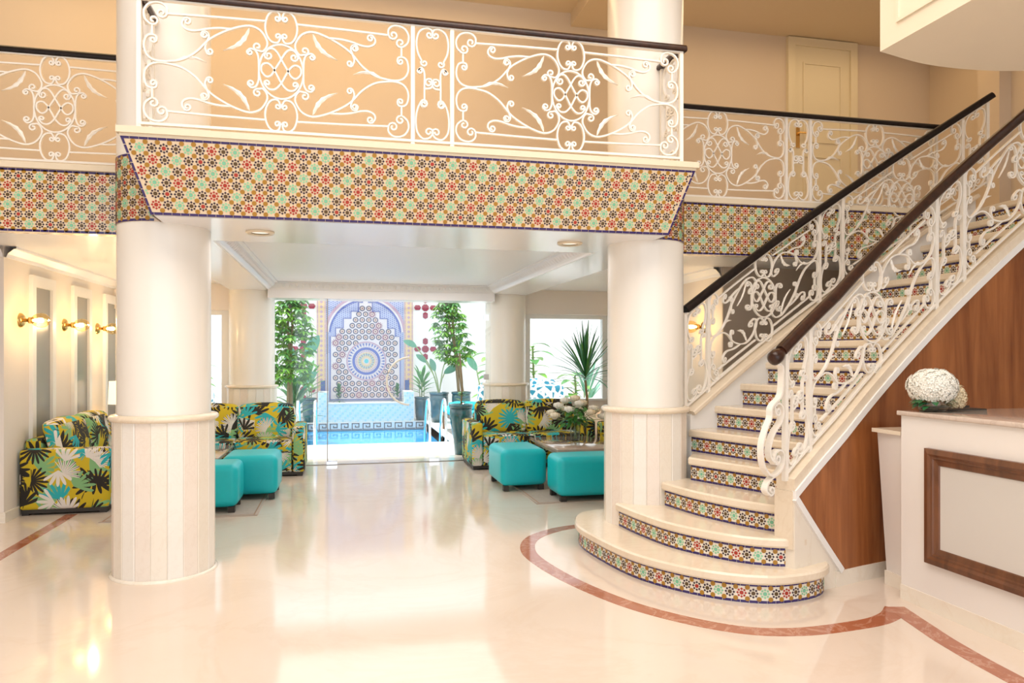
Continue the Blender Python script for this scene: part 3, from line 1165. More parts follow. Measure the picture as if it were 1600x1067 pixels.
def spiral(p, c, prev, turns=1.15):
    """points curling from p round centre c, leaving in the direction p - prev"""
    p, c, prev = Vector((*p, 0)), Vector((*c, 0)), Vector((*prev, 0))
    r = p - c
    r0 = r.length
    a0 = math.atan2(r.y, r.x)
    sg = 1 if r.cross(p - prev).z > 0 else -1
    out = []
    n = 12
    for i in range(1, n + 1):
        t = i / n
        rr = r0 * (1 - 0.72 * t)
        a = a0 + sg * t * turns * 2 * PI
        out.append((c.x + rr * math.cos(a), c.y + rr * math.sin(a)))
    return out


def scroll(pts, c0=None, c1=None, conv=zx, per=4):
    P = [conv(*p) for p in pts]
    Q = [(v.x, v.y) for v in catmull([V(a, b, 0) for a, b in P], per)]
    if c0:
        Q = spiral(Q[0], conv(*c0), Q[1])[::-1] + Q
    if c1:
        Q = Q + spiral(Q[-1], conv(*c1), Q[-2])
    return Q


E1 = scroll([(208, 140), (208, 110), (185, 85), (150, 78), (112, 90), (90, 125), (95, 165), (118, 190)], (180, 134), (138, 172))
E2 = [zx(132, 194), zx(132, 250)]
E3 = scroll([(156, 275), (150, 256), (125, 250), (102, 262), (91, 300), (97, 340), (122, 372), (165, 388), (220, 388), (290, 376), (360, 335), (420, 275), (480, 238), (560, 206), (640, 192), (700, 215), (735, 265), (736, 300), (715, 325), (690, 322)], (138, 276), (684, 300))
E4 = scroll([(545, 211), (480, 207), (420, 212), (370, 222), (325, 222), (292, 205), (285, 180), (300, 158)], None, (312, 175))
E5 = scroll([(384, 245), (392, 227), (412, 228), (425, 250), (415, 280), (405, 310), (415, 340)], (402, 242), (430, 330))
E8 = scroll([(627, 325), (645, 312), (672, 320), (688, 350), (692, 400), (692, 440), (690, 480), (675, 510), (650, 515), (632, 500)], (643, 330), (649, 494))
E9 = [zx(212, 138), zx(470, 150), zx(727, 165)]
E10 = scroll([(812, 152), (800, 120), (770, 113), (742, 135), (727, 185), (735, 235), (760, 270), (795, 277), (812, 252)], (795, 150), (797, 244))
E12 = scroll([(722, 345), (738, 315), (768, 308), (795, 330), (822, 375), (850, 420), (872, 455), (900, 465), (926, 440), (922, 408), (893, 395), (865, 412), (840, 450), (812, 495), (780, 522), (745, 520), (722, 495)], (745, 345), (738, 490))
ov = [(PW / 2 + 0.135 * math.cos(2 * PI * i / 40), PH / 2 + 0.172 * math.sin(2 * PI * i / 40)) for i in range(40)]
LEAF_A = (zx(640, 200), zx(500, 322))
LEAF_B = (zx(240, 392), zx(412, 388))
N1 = scroll([(133, 172), (125, 153), (100, 148), (74, 165), (63, 205), (68, 250), (84, 285)], (118, 176), (96, 296), nx)
N2 = scroll([(66, 330), (84, 316), (97, 340), (97, 400), (97, 452)], (78, 328), (92, 470), nx)
N3 = scroll([(105, 462), (88, 455), (68, 490), (60, 540), (66, 590), (90, 618), (118, 615), (133, 598)], (94, 470), (116, 590), nx)
N4 = scroll([(100, 405), (124, 402), (133, 385), (126, 365)], None, (116, 380), nx)

BAR = [(-0.0055, -0.010), (0.0055, -0.010), (0.0055, 0.010), (-0.0055, 0.010)]


BARN = [0]


def bar(name, path, mp, parent, closed=False, prof=BAR):
    BARN[0] += 1
    off = ((BARN[0] * 7) % 11 - 5) * 0.0005      # bars lap one another by a hair where they cross
    P = [mp(u, v, off) for u, v in path]
    Ns = [(mp(u, v, 0.01) - mp(u, v, 0)).normalized() for u, v in path]
    m = MB()
    m.sweep(P, prof, Ns, closed, 0, False, True)
    return m.build(name, 'iron_white', parent)


def iron_leaf(mp, a, b, parent, wid=0.016):
    """acanthus leaf: toothed outline with a raised midrib"""
    a, b = V(*a, 0), V(*b, 0)
    d = b - a
    n = V(-d.y, d.x, 0).normalized()
    m = MB()
    K = 9
    lf, rt, mid = [], [], []
    for i in range(K + 1):
        t = i / K
        w = wid * (math.sin(PI * t ** 0.8) ** 0.9) * (1.0 if i % 2 else 0.66) + 0.002
        c = a + d * t + n * (0.03 * math.sin(PI * t))
        lf.append(c + n * w)
        rt.append(c - n * w * 0.8)
        mid.append(c)
    for i in range(K):
        q = lambda p, w: mp(p.x, p.y, w)
        m.poly([q(lf[i], 0.002), q(mid[i], 0.009), q(mid[i + 1], 0.009), q(lf[i + 1], 0.002)])
        m.poly([q(mid[i], 0.009), q(rt[i], 0.002), q(rt[i + 1], 0.002), q(mid[i + 1], 0.009)])
        m.poly([q(lf[i + 1], -0.004), q(rt[i + 1], -0.004), q(rt[i], -0.004), q(lf[i], -0.004)])
        m.poly([q(lf[i], -0.004), q(lf[i], 0.002), q(lf[i + 1], 0.002), q(lf[i + 1], -0.004)])
        m.poly([q(rt[i + 1], -0.004), q(rt[i + 1], 0.002), q(rt[i], 0.002), q(rt[i], -0.004)])
    return m.build('iron_leaf', 'iron_white', parent)


def large_panel(mp0, W, parent, v0=0.0):
    """centre motif keeps its size; only the vines between it and the posts give way to the panel width.
    On a rake each scroll stays upright: it is moved up with the slope at its own middle, only the vines shear."""
    half, keep = PW / 2, 0.20
    q_ = (W / 2 - keep) / (half - keep)

    def gu(u):
        x = u - half
        a = abs(x)
        y = a if a < keep else keep + (a - keep) * q_
        return W / 2 + math.copysign(y, x)

    def T_(flipu, flipv, ref=None):
        r = None if ref is None else gu((PW - ref) if flipu else ref)

        def f(u, v, w):
            uu = (PW - u) if flipu else u
            vv = (PH - v) if flipv else v
            return mp0(gu(uu), v0 + vv, w, r)
        return f
    for fu_ in (0, 1):
        for fv in (0, 1):
            for path, nm, ref in ((E1, 'scroll', 0.09), (E2, 'link_bar', 0.09), (E3, 'vine_scroll', None), (E4, 'branch_scroll', None), (E5, 'scroll', 0.40), (E9, 'crossbar', None), (E10, 'scroll', half)):
                bar(nm, path, T_(fu_, fv, ref), parent)
            iron_leaf(T_(fu_, fv), *LEAF_A, parent)
        bar('bracket_scroll', E8, T_(fu_, 0, half), parent)
        bar('knot', E12, T_(fu_, 0, half), parent)
        iron_leaf(T_(fu_, 0), *LEAF_B, parent, 0.013)
    bar('medallion_ring', ov, T_(0, 0, half), parent, closed=True)


def narrow_panel(mp0, W, parent, v0=0.0):
    s = W / 0.2586
    for fl in (0, 1):
        def mp(u, v, w):
            return mp0(((0.2586 - u) if fl else u) * s, v0 + v, w, None)
        for path in (N1, N2, N3, N4):
            bar('scroll', path, mp, parent)


def post(mp0, u, parent, va, vb, half=0.013):
    P = [mp0(u, va + (vb - va) * i / 3, 0) for i in range(4)]
    Ns = [(mp0(u, 0, 0.01) - mp0(u, 0, 0)).normalized()] * 4
    m = MB()
    m.sweep(P, [(-half, -half), (half, -half), (half, half), (-half, half)], Ns, False, 0, False)
    return m.build('post', 'iron_white', parent)


RAILP = [(-0.028, -0.012), (-0.032, 0.0), (-0.03, 0.018), (-0.016, 0.034), (0.016, 0.034), (0.03, 0.018), (0.032, 0.0), (0.028, -0.012)]


def straight_balustrade(label, X0, Y, Z, parts, name='balustrade', railx=None, group=None, wood_='rail_black'):
    """parts: list of ('large'|'narrow', width)"""
    tot = sum(w for _, w in parts)
    root = empty(name, (X0 + tot / 2, Y, Z), label, 'balustrade', group)
    mp = lambda u, v, w, r=None: V(X0 + u, Y - w, Z + v)
    top = 0.045 + PH
    u = 0
    post(mp, 0, root, 0.0, top + 0.005)
    for kind, w in parts:
        sub = lambda a, b, c, r=None, u=u: mp(u + a, b, c)
        if kind == 'large':
            large_panel(sub, w, root, 0.04)
        else:
            narrow_panel(sub, w, root, 0.04)
        u += w
        post(mp, u, root, 0.0, top + 0.005)
    bar('bottom_rail', [(0, 0.03), (tot / 2, 0.03), (tot, 0.03)], mp, root, prof=[(-0.008, -0.014), (0.008, -0.014), (0.008, 0.014), (-0.008, 0.014)])
    bar('top_bar', [(0, top), (tot / 2, top), (tot, top)], mp, root, prof=[(-0.005, -0.014), (0.005, -0.014), (0.005, 0.014), (-0.005, 0.014)])
    a, b = railx or (X0 - 0.04, X0 + tot + 0.04)
    P = [V(a + (b - a) * i / 4, Y, Z + top + 0.016) for i in range(5)]
    m = MB()
    m.sweep(P, RAILP, [V(0, 0, 1)] * 5, False, 0, True)
    m.build('handrail', wood_, root)
    return root


fr = straight_balustrade('white scrollwork balustrade with dark handrail on the projecting balcony between the columns', CX - 1.785, 4.87, Z2, [('large', 1.655), ('narrow', 0.26), ('large', 1.655)], railx=(CX - 1.82, CX + 1.82), wood_='rail_wood')
for s in (-1, 1):   # short returns to the columns
    x = CX + s * 1.785
    mp = lambda u, v, w, r=None, x=x, s=s: V(x + s * w, 4.87 + u, Z2 + v)
    narrow_panel(mp, 0.32, fr, 0.04)
    post(mp, 0.32, fr, 0, 0.79)
    m = MB()
    P = [V(x, 4.87 + 0.36 * i / 2, Z2 + 0.806) for i in range(3)]
    m.sweep(P, RAILP, [V(0, 0, 1)] * 3, False, 0, True)
    m.build('return_handrail', 'rail_wood', fr)
straight_balustrade('white scrollwork balustrade of the recessed gallery above the sconce wall', -4.775, 5.97, Z2, [('large', 1.655), ('narrow', 0.26), ('large', 1.655)], railx=(-6.0, -1.15))
straight_balustrade('white scrollwork balustrade of the recessed gallery in front of the cream door', 2.58, 5.99, Z2, [('large', 1.375), ('narrow', 0.25), ('large', 1.375)], railx=(2.5, 5.62))


def arc_balustrade(label, w0, kstart, kposts, kinds, zt, name='stair_balustrade', kend=None, rail_from=None, wood_='rail_wood'):
    root = empty(name, arc(kposts[0], w0, zcap(kposts[0])), label, 'balustrade', 'stair balustrades')
    gg = GO * (RF - w0) / RF

    def mp(u, v, w, r=None):
        k = kposts[0] + u / gg
        return arc(k, w0 + w, zcap(k if r is None else kposts[0] + r / gg) + v)
    top = 0.045 + PH
    for k in kposts:
        post(mp, (k - kposts[0]) * gg, root, -0.01, top + 0.01, 0.015)
    for (ka, kb), kd in zip(zip(kposts, kposts[1:]), kinds):
        u = (ka - kposts[0]) * gg
        sub = lambda a, b, c, r=None, u=u: mp(u + a, b, c, None if r is None else u + r)
        (large_panel if kd == 'large' else narrow_panel)(sub, (kb - ka) * gg, root, 0.04)
    tot = (kposts[-1] - kposts[0]) * gg
    n = 40
    bar('bottom_rail', [(tot * i / n, 0.035) for i in range(n + 1)], mp, root, prof=[(-0.008, -0.014), (0.008, -0.014), (0.008, 0.014), (-0.008, 0.014)])
    bar('top_bar', [(tot * i / n, top) for i in range(n + 1)], mp, root, prof=[(-0.006, -0.015), (0.006, -0.015), (0.006, 0.015), (-0.006, 0.015)])
    ra = rail_from if rail_from is not None else kposts[0] - 0.15
    rb = kend or kposts[-1] + 0.1
    P = [arc(ra + (rb - ra) * i / n, w0, zcap(ra + (rb - ra) * i / n) + top + 0.024) for i in range(n + 1)]
    m = MB()
    big = [(x * 1.15, y * 1.25) for x, y in RAILP]
    m.sweep(P, big, [V(0, 0, 1)] * len(P), False, 0, True)
    hr = m.build('handrail', wood_, root)
    return root, mp, P, hr, gg


farb, _, _, _, _ = arc_balustrade('white scrollwork stair balustrade with black handrail on the far side against the mosaic edge', -0.05, 5, [4.9, 5.8, 10.15, 11.05, 15.6, 16.5], ['narrow', 'large', 'narrow', 'large', 'narrow'], 0, rail_from=4.95, kend=16.7, wood_='rail_black')
nearb, nmp, NP, nhr, ngg = arc_balustrade('white scrollwork stair balustrade with brown handrail and knob nearest the reception desk', 1.31, 3, [2.86, 3.9, 9.35, 10.5, 15.9], ['narrow', 'large', 'narrow', 'large'], 0, rail_from=2.7)
# knob closing the near handrail
m = MB()
c = NP[0]
d = (NP[0] - NP[1]).normalized()
P = [c + d * t for t in (0.0, 0.02, 0.04, 0.06, 0.082, 0.1, 0.112, 0.118)]
P = [p + V(0, 0, 0.5 * (i * 0.004)) for i, p in enumerate(P)]
m.tube(P, 0.046, 16, scale=[0.7, 0.78, 0.95, 1.0, 1.0, 0.92, 0.65, 0.15])
m.build('knob', 'rail_wood', nhr)


# big S-scroll in front of the newel, flat ribbons
def nl(x, y):
    return ((x - 215) / 4.45 / 165.0, 0.745 - (y - 110) / 4.45 / 245.0 + 0.02)


for pts, c0, c1 in (
    ([(160, 165), (180, 190), (180, 260), (176, 340), (160, 390), (120, 425), (96, 460), (92, 520), (60, 590), (32, 680), (28, 760), (45, 840), (85, 895), (120, 905), (160, 880), (185, 830), (186, 770), (165, 740), (135, 745), (118, 775)], (150, 150), (140, 795)),
    ([(125, 480), (122, 445), (150, 425), (178, 450), (186, 500), (165, 560), (120, 620), (92, 690), (85, 745), (95, 790), (118, 815)], (145, 478), (140, 800)),
    ([(130, 905), (90, 930), (65, 965), (62, 1000), (80, 1022)], None, (98, 1000)),
):
    path = scroll(pts, c0, c1, nl, 4)
    bar('newel_scroll', path, lambda u, v, w, r=None: nmp(u, v, w, 0.0), nearb, prof=[(-0.006, -0.02), (0.006, -0.02), (0.006, 0.02), (-0.006, 0.02)])
# ------------------------------------------------------------------ glass front to the pool and lounge windows
YG = 10.38
w1 = empty('window_1', (CX, YG, 0), 'frameless glass doors opening to the pool', 'window', kind='structure')
for a, b in ((CX - 1.5, -0.195), (-0.185, 0.925), (0.935, CX + 1.5)):
    MB().box((a, YG - 0.005, 0.012), (b, YG + 0.005, 2.268)).build('pane', 'clear_glass', w1)
MB().box((-0.196, YG - 0.009, 0.012), (-0.184, YG + 0.009, 2.268)).build('joint_strip', 'bronze', w1)
for s in (-1,):
    m = MB()
    P = [V(0.93 + s * (0.012 + 0.31 * math.sin(PI * i / 24)), YG - 0.045, 1.14 + 0.33 * math.cos(PI * i / 24)) for i in range(25)]
    m.tube(P, 0.014, 8)
    m.build('arc_handle', 'iron_white' if s < 0 else 'chrome', w1)
for x in (-0.13, 1.27, 1.98):
    MB().box((x - 0.07, YG - 0.03, 0.0), (x + 0.07, YG + 0.03, 0.05)).build('floor_pivot', 'chrome', w1)
for z in (0.62, 1.15, 2.0):
    MB().box((CX + 1.40, YG - 0.02, z), (CX + 1.47, YG + 0.02, z + 0.08)).build('hinge', 'chrome', w1)
structure(MB().box((CX - 1.5, YG - 0.03, 0.0), (CX + 1.5, YG + 0.03, 0.006)).build('trim_threshold', 'bronze'))

for n, (xa, xb) in ((2, (XL, CX - 2.05)), (3, (CX + 2.05, XR))):
    w = empty('window_%d' % n, ((xa + xb) / 2, 10.9, 0.8), 'wide lounge window over the garden', 'window', kind='structure')
    MB().box((xa, 10.82, 0), (xb, 11.0, 0.8)).build('apron', 'lounge_wall', w)
    MB().box((xa, 10.78, 0.8), (xb, 11.0, 0.83)).build('sill', 'white_paint', w)
    for a in (xa, xb - 0.16):
        MB().box((a, 10.86, 0.83), (a + 0.16, 10.96, 2.12)).build('jamb', 'white_paint', w)
    MB().box((xa + 0.16, 10.86, 2.06), (xb - 0.16, 10.96, 2.12)).build('head', 'white_paint', w)
    MB().box((xa + 0.16, 10.9, 0.83), (xb - 0.16, 10.91, 2.06)).build('pane', 'clear_glass', w)

# tall frosted panels between the sconces on both side walls
k = 4
for side, x in ((1, XL), (-1, XR)):
    for y in (8.08, 9.22, 10.34):
        if side < 0 and y < 9:
            continue
        p = empty('window_%d' % k, (x, y + 0.2, 0.6), 'tall narrow frosted panel in a white frame', 'window', kind='structure')
        k += 1
        ya, yb, za, zb = y, y + 0.42, 0.45, 2.17
        xs = sorted((x, x + side * 0.008))
        MB().box((xs[0], ya, za), (xs[1], yb, zb)).build('pane', 'panel_glass_grey', p)
        xs = sorted((x, x + side * 0.035))
        for a, b in (((ya - 0.09, za - 0.09), (ya, zb + 0.11)), ((yb, za - 0.09), (yb + 0.09, zb + 0.11)), ((ya, zb), (yb, zb + 0.11)), ((ya, za - 0.09), (yb, za))):
            MB().box((xs[0], a[0], a[1]), (xs[1], b[0], b[1])).build('frame_rail', 'white_paint', p)


# ------------------------------------------------------------------ lamps
def sconce(x, y, z, s, label):
    o = empty('wall_sconce', (x, y, z), label, 'wall lamp', 'brass globe sconces')

    def lx(prof, name, mat):
        m = MB()
        seg = 20
        vs_ = []
        for r, d in prof:
            for i in range(seg):
                a = 2 * PI * i / seg
                vs_.append((x + s * d, y + r * math.cos(a), z + r * math.sin(a)))
        fs_ = []
        for j in range(len(prof) - 1):
            for i in range(seg):
                q = (i + 1) % seg
                f = (j * seg + i, j * seg + q, (j + 1) * seg + q, (j + 1) * seg + i)
                fs_.append(f if s > 0 else f[::-1])
        m.faces(vs_, fs_, 0, True)
        return m.build(name, mat, o)
    lx([(0.0, 0.03), (0.05, 0.028), (0.066, 0.014), (0.07, 0.0)], 'backplate', 'brass')
    lx([(0.016, 0.025), (0.016, 0.07), (0.03, 0.072), (0.032, 0.105), (0.026, 0.11), (0.0, 0.112)], 'socket', 'brass')
    lx([(0.03, 0.1), (0.05, 0.115), (0.068, 0.15), (0.072, 0.18), (0.062, 0.215), (0.036, 0.242), (0.0, 0.252)], 'globe', 'globe_glass')
    lx([(0.0, 0.105), (0.012, 0.11), (0.016, 0.13), (0.024, 0.165), (0.02, 0.19), (0.0, 0.2)], 'bulb', 'bulb_glow')
    d = bpy.data.lights.new('sconce_light', 'POINT')
    d.energy = 6
    d.color = (1.0, 0.66, 0.33)
    d.shadow_soft_size = 0.03
    lo = bpy.data.objects.new('sconce_light', d)
    COL.objects.link(lo)
    lo.location = (x + s * 0.29, y, z)
    lo['kind'] = 'helper'


sconce(XL, 7.8, 1.83, 1, 'brass globe sconce on the cream wall, nearest the lobby of the row of three')
sconce(XL, 8.92, 1.83, 1, 'brass globe sconce on the cream wall, second in the row of three')
sconce(XL, 10.03, 1.83, 1, 'brass globe sconce on the cream wall, last in the row beside the column')
sconce(XR, 7.85, 1.83, -1, 'brass globe sconce seen through the stair balustrade')


def table_lamp(x, y, label):
    t = empty('side_table', (x, y, 0), 'small white side table under the lamp ' + label, 'table')
    rbox('table_top', (x - 0.22, y - 0.22, 0.52), (x + 0.22, y + 0.22, 0.56), 0.008, 'pot_white', t, 2)
    for sx in (-1, 1):
        for sy in (-1, 1):
            MB().box((x + sx * 0.18 - 0.015, y + sy * 0.18 - 0.015, 0), (x + sx * 0.18 + 0.015, y + sy * 0.18 + 0.015, 0.525)).build('leg', 'pot_white', t)
    o = empty('table_lamp', (x, y, 0.56), 'table lamp with a glowing cream drum shade ' + label, 'lamp', 'drum shade table lamps')
    MB().lathe([(0, 0.56), (0.08, 0.56), (0.08, 0.575), (0.03, 0.59), (0.045, 0.68), (0.05, 0.76), (0.02, 0.84), (0.012, 0.95), (0, 0.95)], (x, y, 0), 20).build('base', 'brass', o)
    MB().lathe([(0.14, 0.9), (0.13, 1.18), (0.126, 1.18), (0.136, 0.9)], (x, y, 0), 28).build('shade', 'shade_glow', o)
    d = bpy.data.lights.new('lamp_light', 'POINT')
    d.energy = 5
    d.color = (1.0, 0.72, 0.42)
    d.shadow_soft_size = 0.05
    lo = bpy.data.objects.new('lamp_light', d)
    COL.objects.link(lo)
    lo.location = (x, y, 1.04)
    lo['kind'] = 'helper'


table_lamp(-2.66, 9.95, 'below the sconce row')
table_lamp(3.86, 9.8, 'beside the palm planter')


# ------------------------------------------------------------------ sofas
def sofa(loc, rotz, W, D, label, cushions, uvo):
    o = empty('sofa', loc, label, 'sofa', 'leaf print sofas')
    x0, y0 = loc[0], loc[1]
    hw = W / 2
    aw = 0.15
    cl = 'leaf_print_cloth'

    def b(name, a, c, r, seg=3, puff=0.0, lean=0.0, off=(0, 0)):
        return rbox(name, (x0 + a[0], y0 + a[1], a[2]), (x0 + c[0], y0 + c[1], c[2]), r, cl, o, seg, puff, True, (uvo[0] + off[0], uvo[1] + off[1]), lean=lean)
    b('base', (-hw + aw, 0.02, 0.05), (hw - aw, D - 0.02, 0.30), 0.02)
    b('arm', (-hw, 0.0, 0.05), (-hw + aw, D - 0.01, 0.62), 0.035, off=(0.4, 0.1))
    b('arm', (hw - aw, 0.0, 0.05), (hw, D - 0.01, 0.62), 0.035, off=(1.1, 0.35))
    b('backrest', (-hw + aw, D - 0.16, 0.28), (hw - aw, D, 0.70), 0.035, off=(0.2, 0.6))
    n = cushions
    cw = (W - 2 * aw) / n
    for i in range(n):
        a = -hw + aw + i * cw
        s_ = b('seat_cushion', (a + 0.004, 0.0, 0.30), (a + cw - 0.004, D - 0.2, 0.45), 0.03, puff=0.008, off=(0.3 * i, 0.2 * i))
        b('back_cushion', (a + 0.01, D - 0.40, 0.43), (a + cw - 0.01, D - 0.22, 0.86), 0.055, puff=0.03, lean=0.22, off=(0.57 * i + 0.1, 0.27 * i))
    MB().box((x0 - hw + 0.02, y0 + 0.02, 0.018), (x0 + hw - 0.02, y0 + D - 0.03, 0.055)).build('plinth', 'black_foot', o)
    for sx in (-1, 1):
        for yy in (0.03, D - 0.09):
            MB().box((x0 + sx * (hw - 0.06) - 0.035, y0 + yy, 0.0), (x0 + sx * (hw - 0.06) + 0.035, y0 + yy + 0.06, 0.052)).build('foot', 'black_foot', o)
    o.rotation_euler = (0, 0, rotz)
    return o


sofa((-1.30, 9.48, 0), 0, 1.70, 0.82, 'leaf print sofa facing the lobby behind the pair of turquoise ottomans by the free column', 2, (0, 0))
sofa((2.50, 9.45, 0), 0, 1.70, 0.84, 'leaf print sofa facing the lobby behind the rose vase table', 2, (1.37, 0.53))
sofa((-2.16, 8.60, 0), PI / 2, 1.80, 0.78, 'leaf print sofa standing side-on against the sconce wall', 2, (2.2, 1.1))
sofa((3.34, 8.50, 0), -PI / 2, 1.80, 0.77, 'leaf print sofa side-on behind the stair column, mostly hidden', 2, (0.7, 1.9))


# ------------------------------------------------------------------ ottomans, tables, rugs
def ottoman(a, b, label):
    (xa, ya), (xb, yb) = a, b
    o = empty('ottoman', ((xa + xb) / 2, (ya + yb) / 2, 0), label, 'ottoman', 'turquoise ottomans')
    rbox('cushion_body', (xa, ya, 0.062), (xb, yb, 0.462), 0.065, 'turquoise_leather', o, 5, 0.006)
    for x in (xa + 0.06, xb - 0.06):
        for y in (ya + 0.06, yb - 0.06):
            MB().box((x - 0.03, y - 0.03, 0.009), (x + 0.03, y + 0.03, 0.066)).build('foot', 'black_foot', o)


ottoman((-1.20, 7.98), (-0.65, 8.62), 'turquoise ottoman beside the free column, the one set back')
ottoman((-1.50, 7.36), (-0.96, 7.86), 'turquoise ottoman half hidden by the free column, in front of the other one')
ottoman((1.70, 7.86), (2.22, 8.62), 'turquoise ottoman beside the sofa arm, fully in view')
ottoman((2.14, 7.14), (2.90, 7.62), 'long turquoise ottoman running behind the stair column')


def coffee_table(a, b, label):
    (xa, ya), (xb, yb) = a, b
    o = empty('coffee_table', ((xa + xb) / 2, (ya + yb) / 2, 0), label, 'table', 'low lounge tables')
    rbox('table_top', (xa, ya, 0.385), (xb, yb, 0.425), 0.006, 'table_wood', o, 2)
    for x in (xa + 0.05, xb - 0.09):
        for y in (ya + 0.05, yb - 0.09):
            MB().box((x, y, 0.009), (x + 0.04, y + 0.04, 0.386)).build('leg', 'bronze', o)
    MB().box((xa + 0.05, ya + 0.05, 0.34), (xb - 0.05, yb - 0.05, 0.386)).build('apron', 'table_wood', o)


coffee_table((-2.05, 8.2), (-1.26, 9.35), 'low polished brown table between the sofas behind the free column')
coffee_table((2.40, 8.06), (3.2, 9.36), 'low polished brown table carrying the rose vase')


def rug(xa, ya, xb, yb, label):
    m = MB()
    m.box((xa, ya, 0.0), (xb, yb, 0.008))
    o = m.build('rug', 'rug_greige', None, origin=((xa + xb) / 2, (ya + yb) / 2, 0))
    prop(o, label, 'rug')
    for y in (ya + 0.025, yb - 0.035):
        MB().box((xa + 0.02, y, 0.008), (xb - 0.02, y + 0.01, 0.009)).build('border_line', 'sunbed_wood', o)
    for x in (xa + 0.025, xb - 0.035):
        MB().box((x, ya + 0.02, 0.008), (x + 0.01, yb - 0.02, 0.009)).build('border_line', 'sunbed_wood', o)


rug(-2.12, 7.24, -0.77, 9.4, 'flat greige rug under the pair of ottomans by the free column')
rug(1.91, 7.16, 3.30, 9.36, 'flat greige rug under the long ottoman and rose table')

# ------------------------------------------------------------------ flowers
def rose(mb, c, r, mat=0):
    c = Vector(c)
    for ring, (n, rr, tilt) in enumerate(((3, 0.35, 0.1), (5, 0.7, 0.45), (6, 1.0, 0.95))):
        for i in range(n):
            a = 2 * PI * i / n + ring * 0.6
            out = V(math.cos(a), math.sin(a), 0)
            side = V(-math.sin(a), math.cos(a), 0)
            b0 = c + V(0, 0, -0.6 * r)
            w = r * rr * 0.75
            p = []
            for (h, o_, ww) in ((0, 0.15, 0.5), (0.5, rr * 0.95, 1.0), (1.05, rr * 0.95, 1.0), (1.42 - 0.1 * ring, rr * (0.62 + 0.1 * ring), 0.55)):
                m_ = b0 + V(0, 0, h * r) + out * (o_ * r)
                p.append((m_ - side * w * ww - out * 0.12 * w, m_, m_ + side * w * ww - out * 0.12 * w))
            vs_ = [q for t in p for q in t]
            fs_ = []
            for j in range(3):
                a_ = j * 3
                fs_ += [(a_, a_ + 1, a_ + 4, a_ + 3), (a_ + 1, a_ + 2, a_ + 5, a_ + 4)]
            mb.faces(vs_, fs_, mat, True)
    mb.lathe([(0.02 * r, -0.5 * r), (0.6 * r, -0.2 * r), (0.72 * r, 0.2 * r), (0.45 * r, 0.55 * r), (0.02 * r, 0.66 * r)], c, 10, mat)


rng = random.Random(3)
vx, vy, vz = 2.86, 8.84, 0.425
fv = empty('rose_vase', (vx, vy, vz), 'clear glass vase of cream roses on the low brown table', 'flowers')
MB().lathe([(0, vz), (0.055, vz), (0.06, vz + 0.01), (0.07, vz + 0.26), (0.066, vz + 0.26), (0.056, vz + 0.015), (0, vz + 0.015)], (vx, vy, 0), 24).build('vase', 'vase_glass', fv)
spots = []
for i in range(15):
    a = i * 2.4
    r = 0.06 + 0.062 * math.sqrt(i) if i else 0
    h = vz + 0.54 - 0.75 * r * r * 4 + rng.uniform(-0.02, 0.02)
    spots.append((vx + r * math.cos(a) * 1.25, vy + r * math.sin(a) * 0.8, h))
for s_ in spots:
    m = MB()
    rose(m, s_, 0.058)
    m.build('rose', 'petal_cream' if rng.random() < 0.6 else 'petal_white', fv)
m = MB()
for s_ in spots:
    m.tube([(vx + rng.uniform(-0.02, 0.02), vy + rng.uniform(-0.02, 0.02), vz + 0.03), (vx, vy, vz + 0.25), (s_[0], s_[1], s_[2] - 0.03)], 0.004, 5)
m.build('stems', 'stem_green', fv)
m = MB()
for i in range(130):
    a = rng.uniform(0, 2 * PI)
    r = rng.uniform(0.03, 0.22)
    p = V(vx + r * math.cos(a), vy + r * math.sin(a) * 0.8, vz + 0.22 + rng.uniform(0, 0.22))
    m.leaf(p, (math.cos(a), math.sin(a), rng.uniform(-0.6, 0.5)), rng.uniform(0.07, 0.12), 0.055, 0.3)
prop(m.build('rose_leaves', 'leaf_green', fv), kind='stuff')

# ------------------------------------------------------------------ reception desk
DX, DY, DZ = 3.365, 3.885, 1.13
desk = empty('reception_desk', (3.9, 2.6, 0), 'white reception desk with wood framed panel and marble top', 'desk')
MB().box((DX, 1.2, 0.09), (4.2, DY, DZ)).build('body', 'desk_white', desk)
MB().box((DX - 0.004, 1.2, 0), (4.2, DY + 0.004, 0.09)).build('plinth', 'cream_marble', desk)
rbox('counter_top', (DX - 0.02, 1.18, DZ), (4.42, DY + 0.02, DZ + 0.028), 0.006, 'counter_marble', desk, 2)
# framed panel on the front face (faces the lobby)
fy0, fy1, fz0, fz1 = 1.45, DY - 0.215, 0.285, 0.955
MB().box((DX - 0.006, fy0 + 0.05, fz0 + 0.05), (DX, fy1 - 0.05, fz1 - 0.05)).build('panel', 'desk_panel', desk)
fw = 0.105
for i, (ya, za, yb, zb) in enumerate(((fy0, fz0, fy1, fz0), (fy1, fz0, fy1, fz1), (fy1, fz1, fy0, fz1), (fy0, fz1, fy0, fz0))):
    A, B = V(DX, ya, za), V(DX, yb, zb)
    d = (B - A).normalized()
    inn = {0: V(0, 0, 1), 1: V(0, -1, 0), 2: V(0, 0, -1), 3: V(0, 1, 0)}[i]
    prof = [(0, 0), (0, 0.03), (0.03, 0.036), (0.045, 0.026), (0.055, 0.026), (0.062, 0.018), (0.09, 0.014), (0.095, 0.006), (fw, 0.004), (fw, 0)]
    m = MB()
    ring = [(A + d * o + inn * o + V(-w, 0, 0), B - d * o + inn * o + V(-w, 0, 0)) for o, w in prof]
    for j in range(len(ring) - 1):
        m.poly([ring[j][0], ring[j][1], ring[j + 1][1], ring[j + 1][0]])
    m.build('frame_moulding', 'frame_wood', desk)
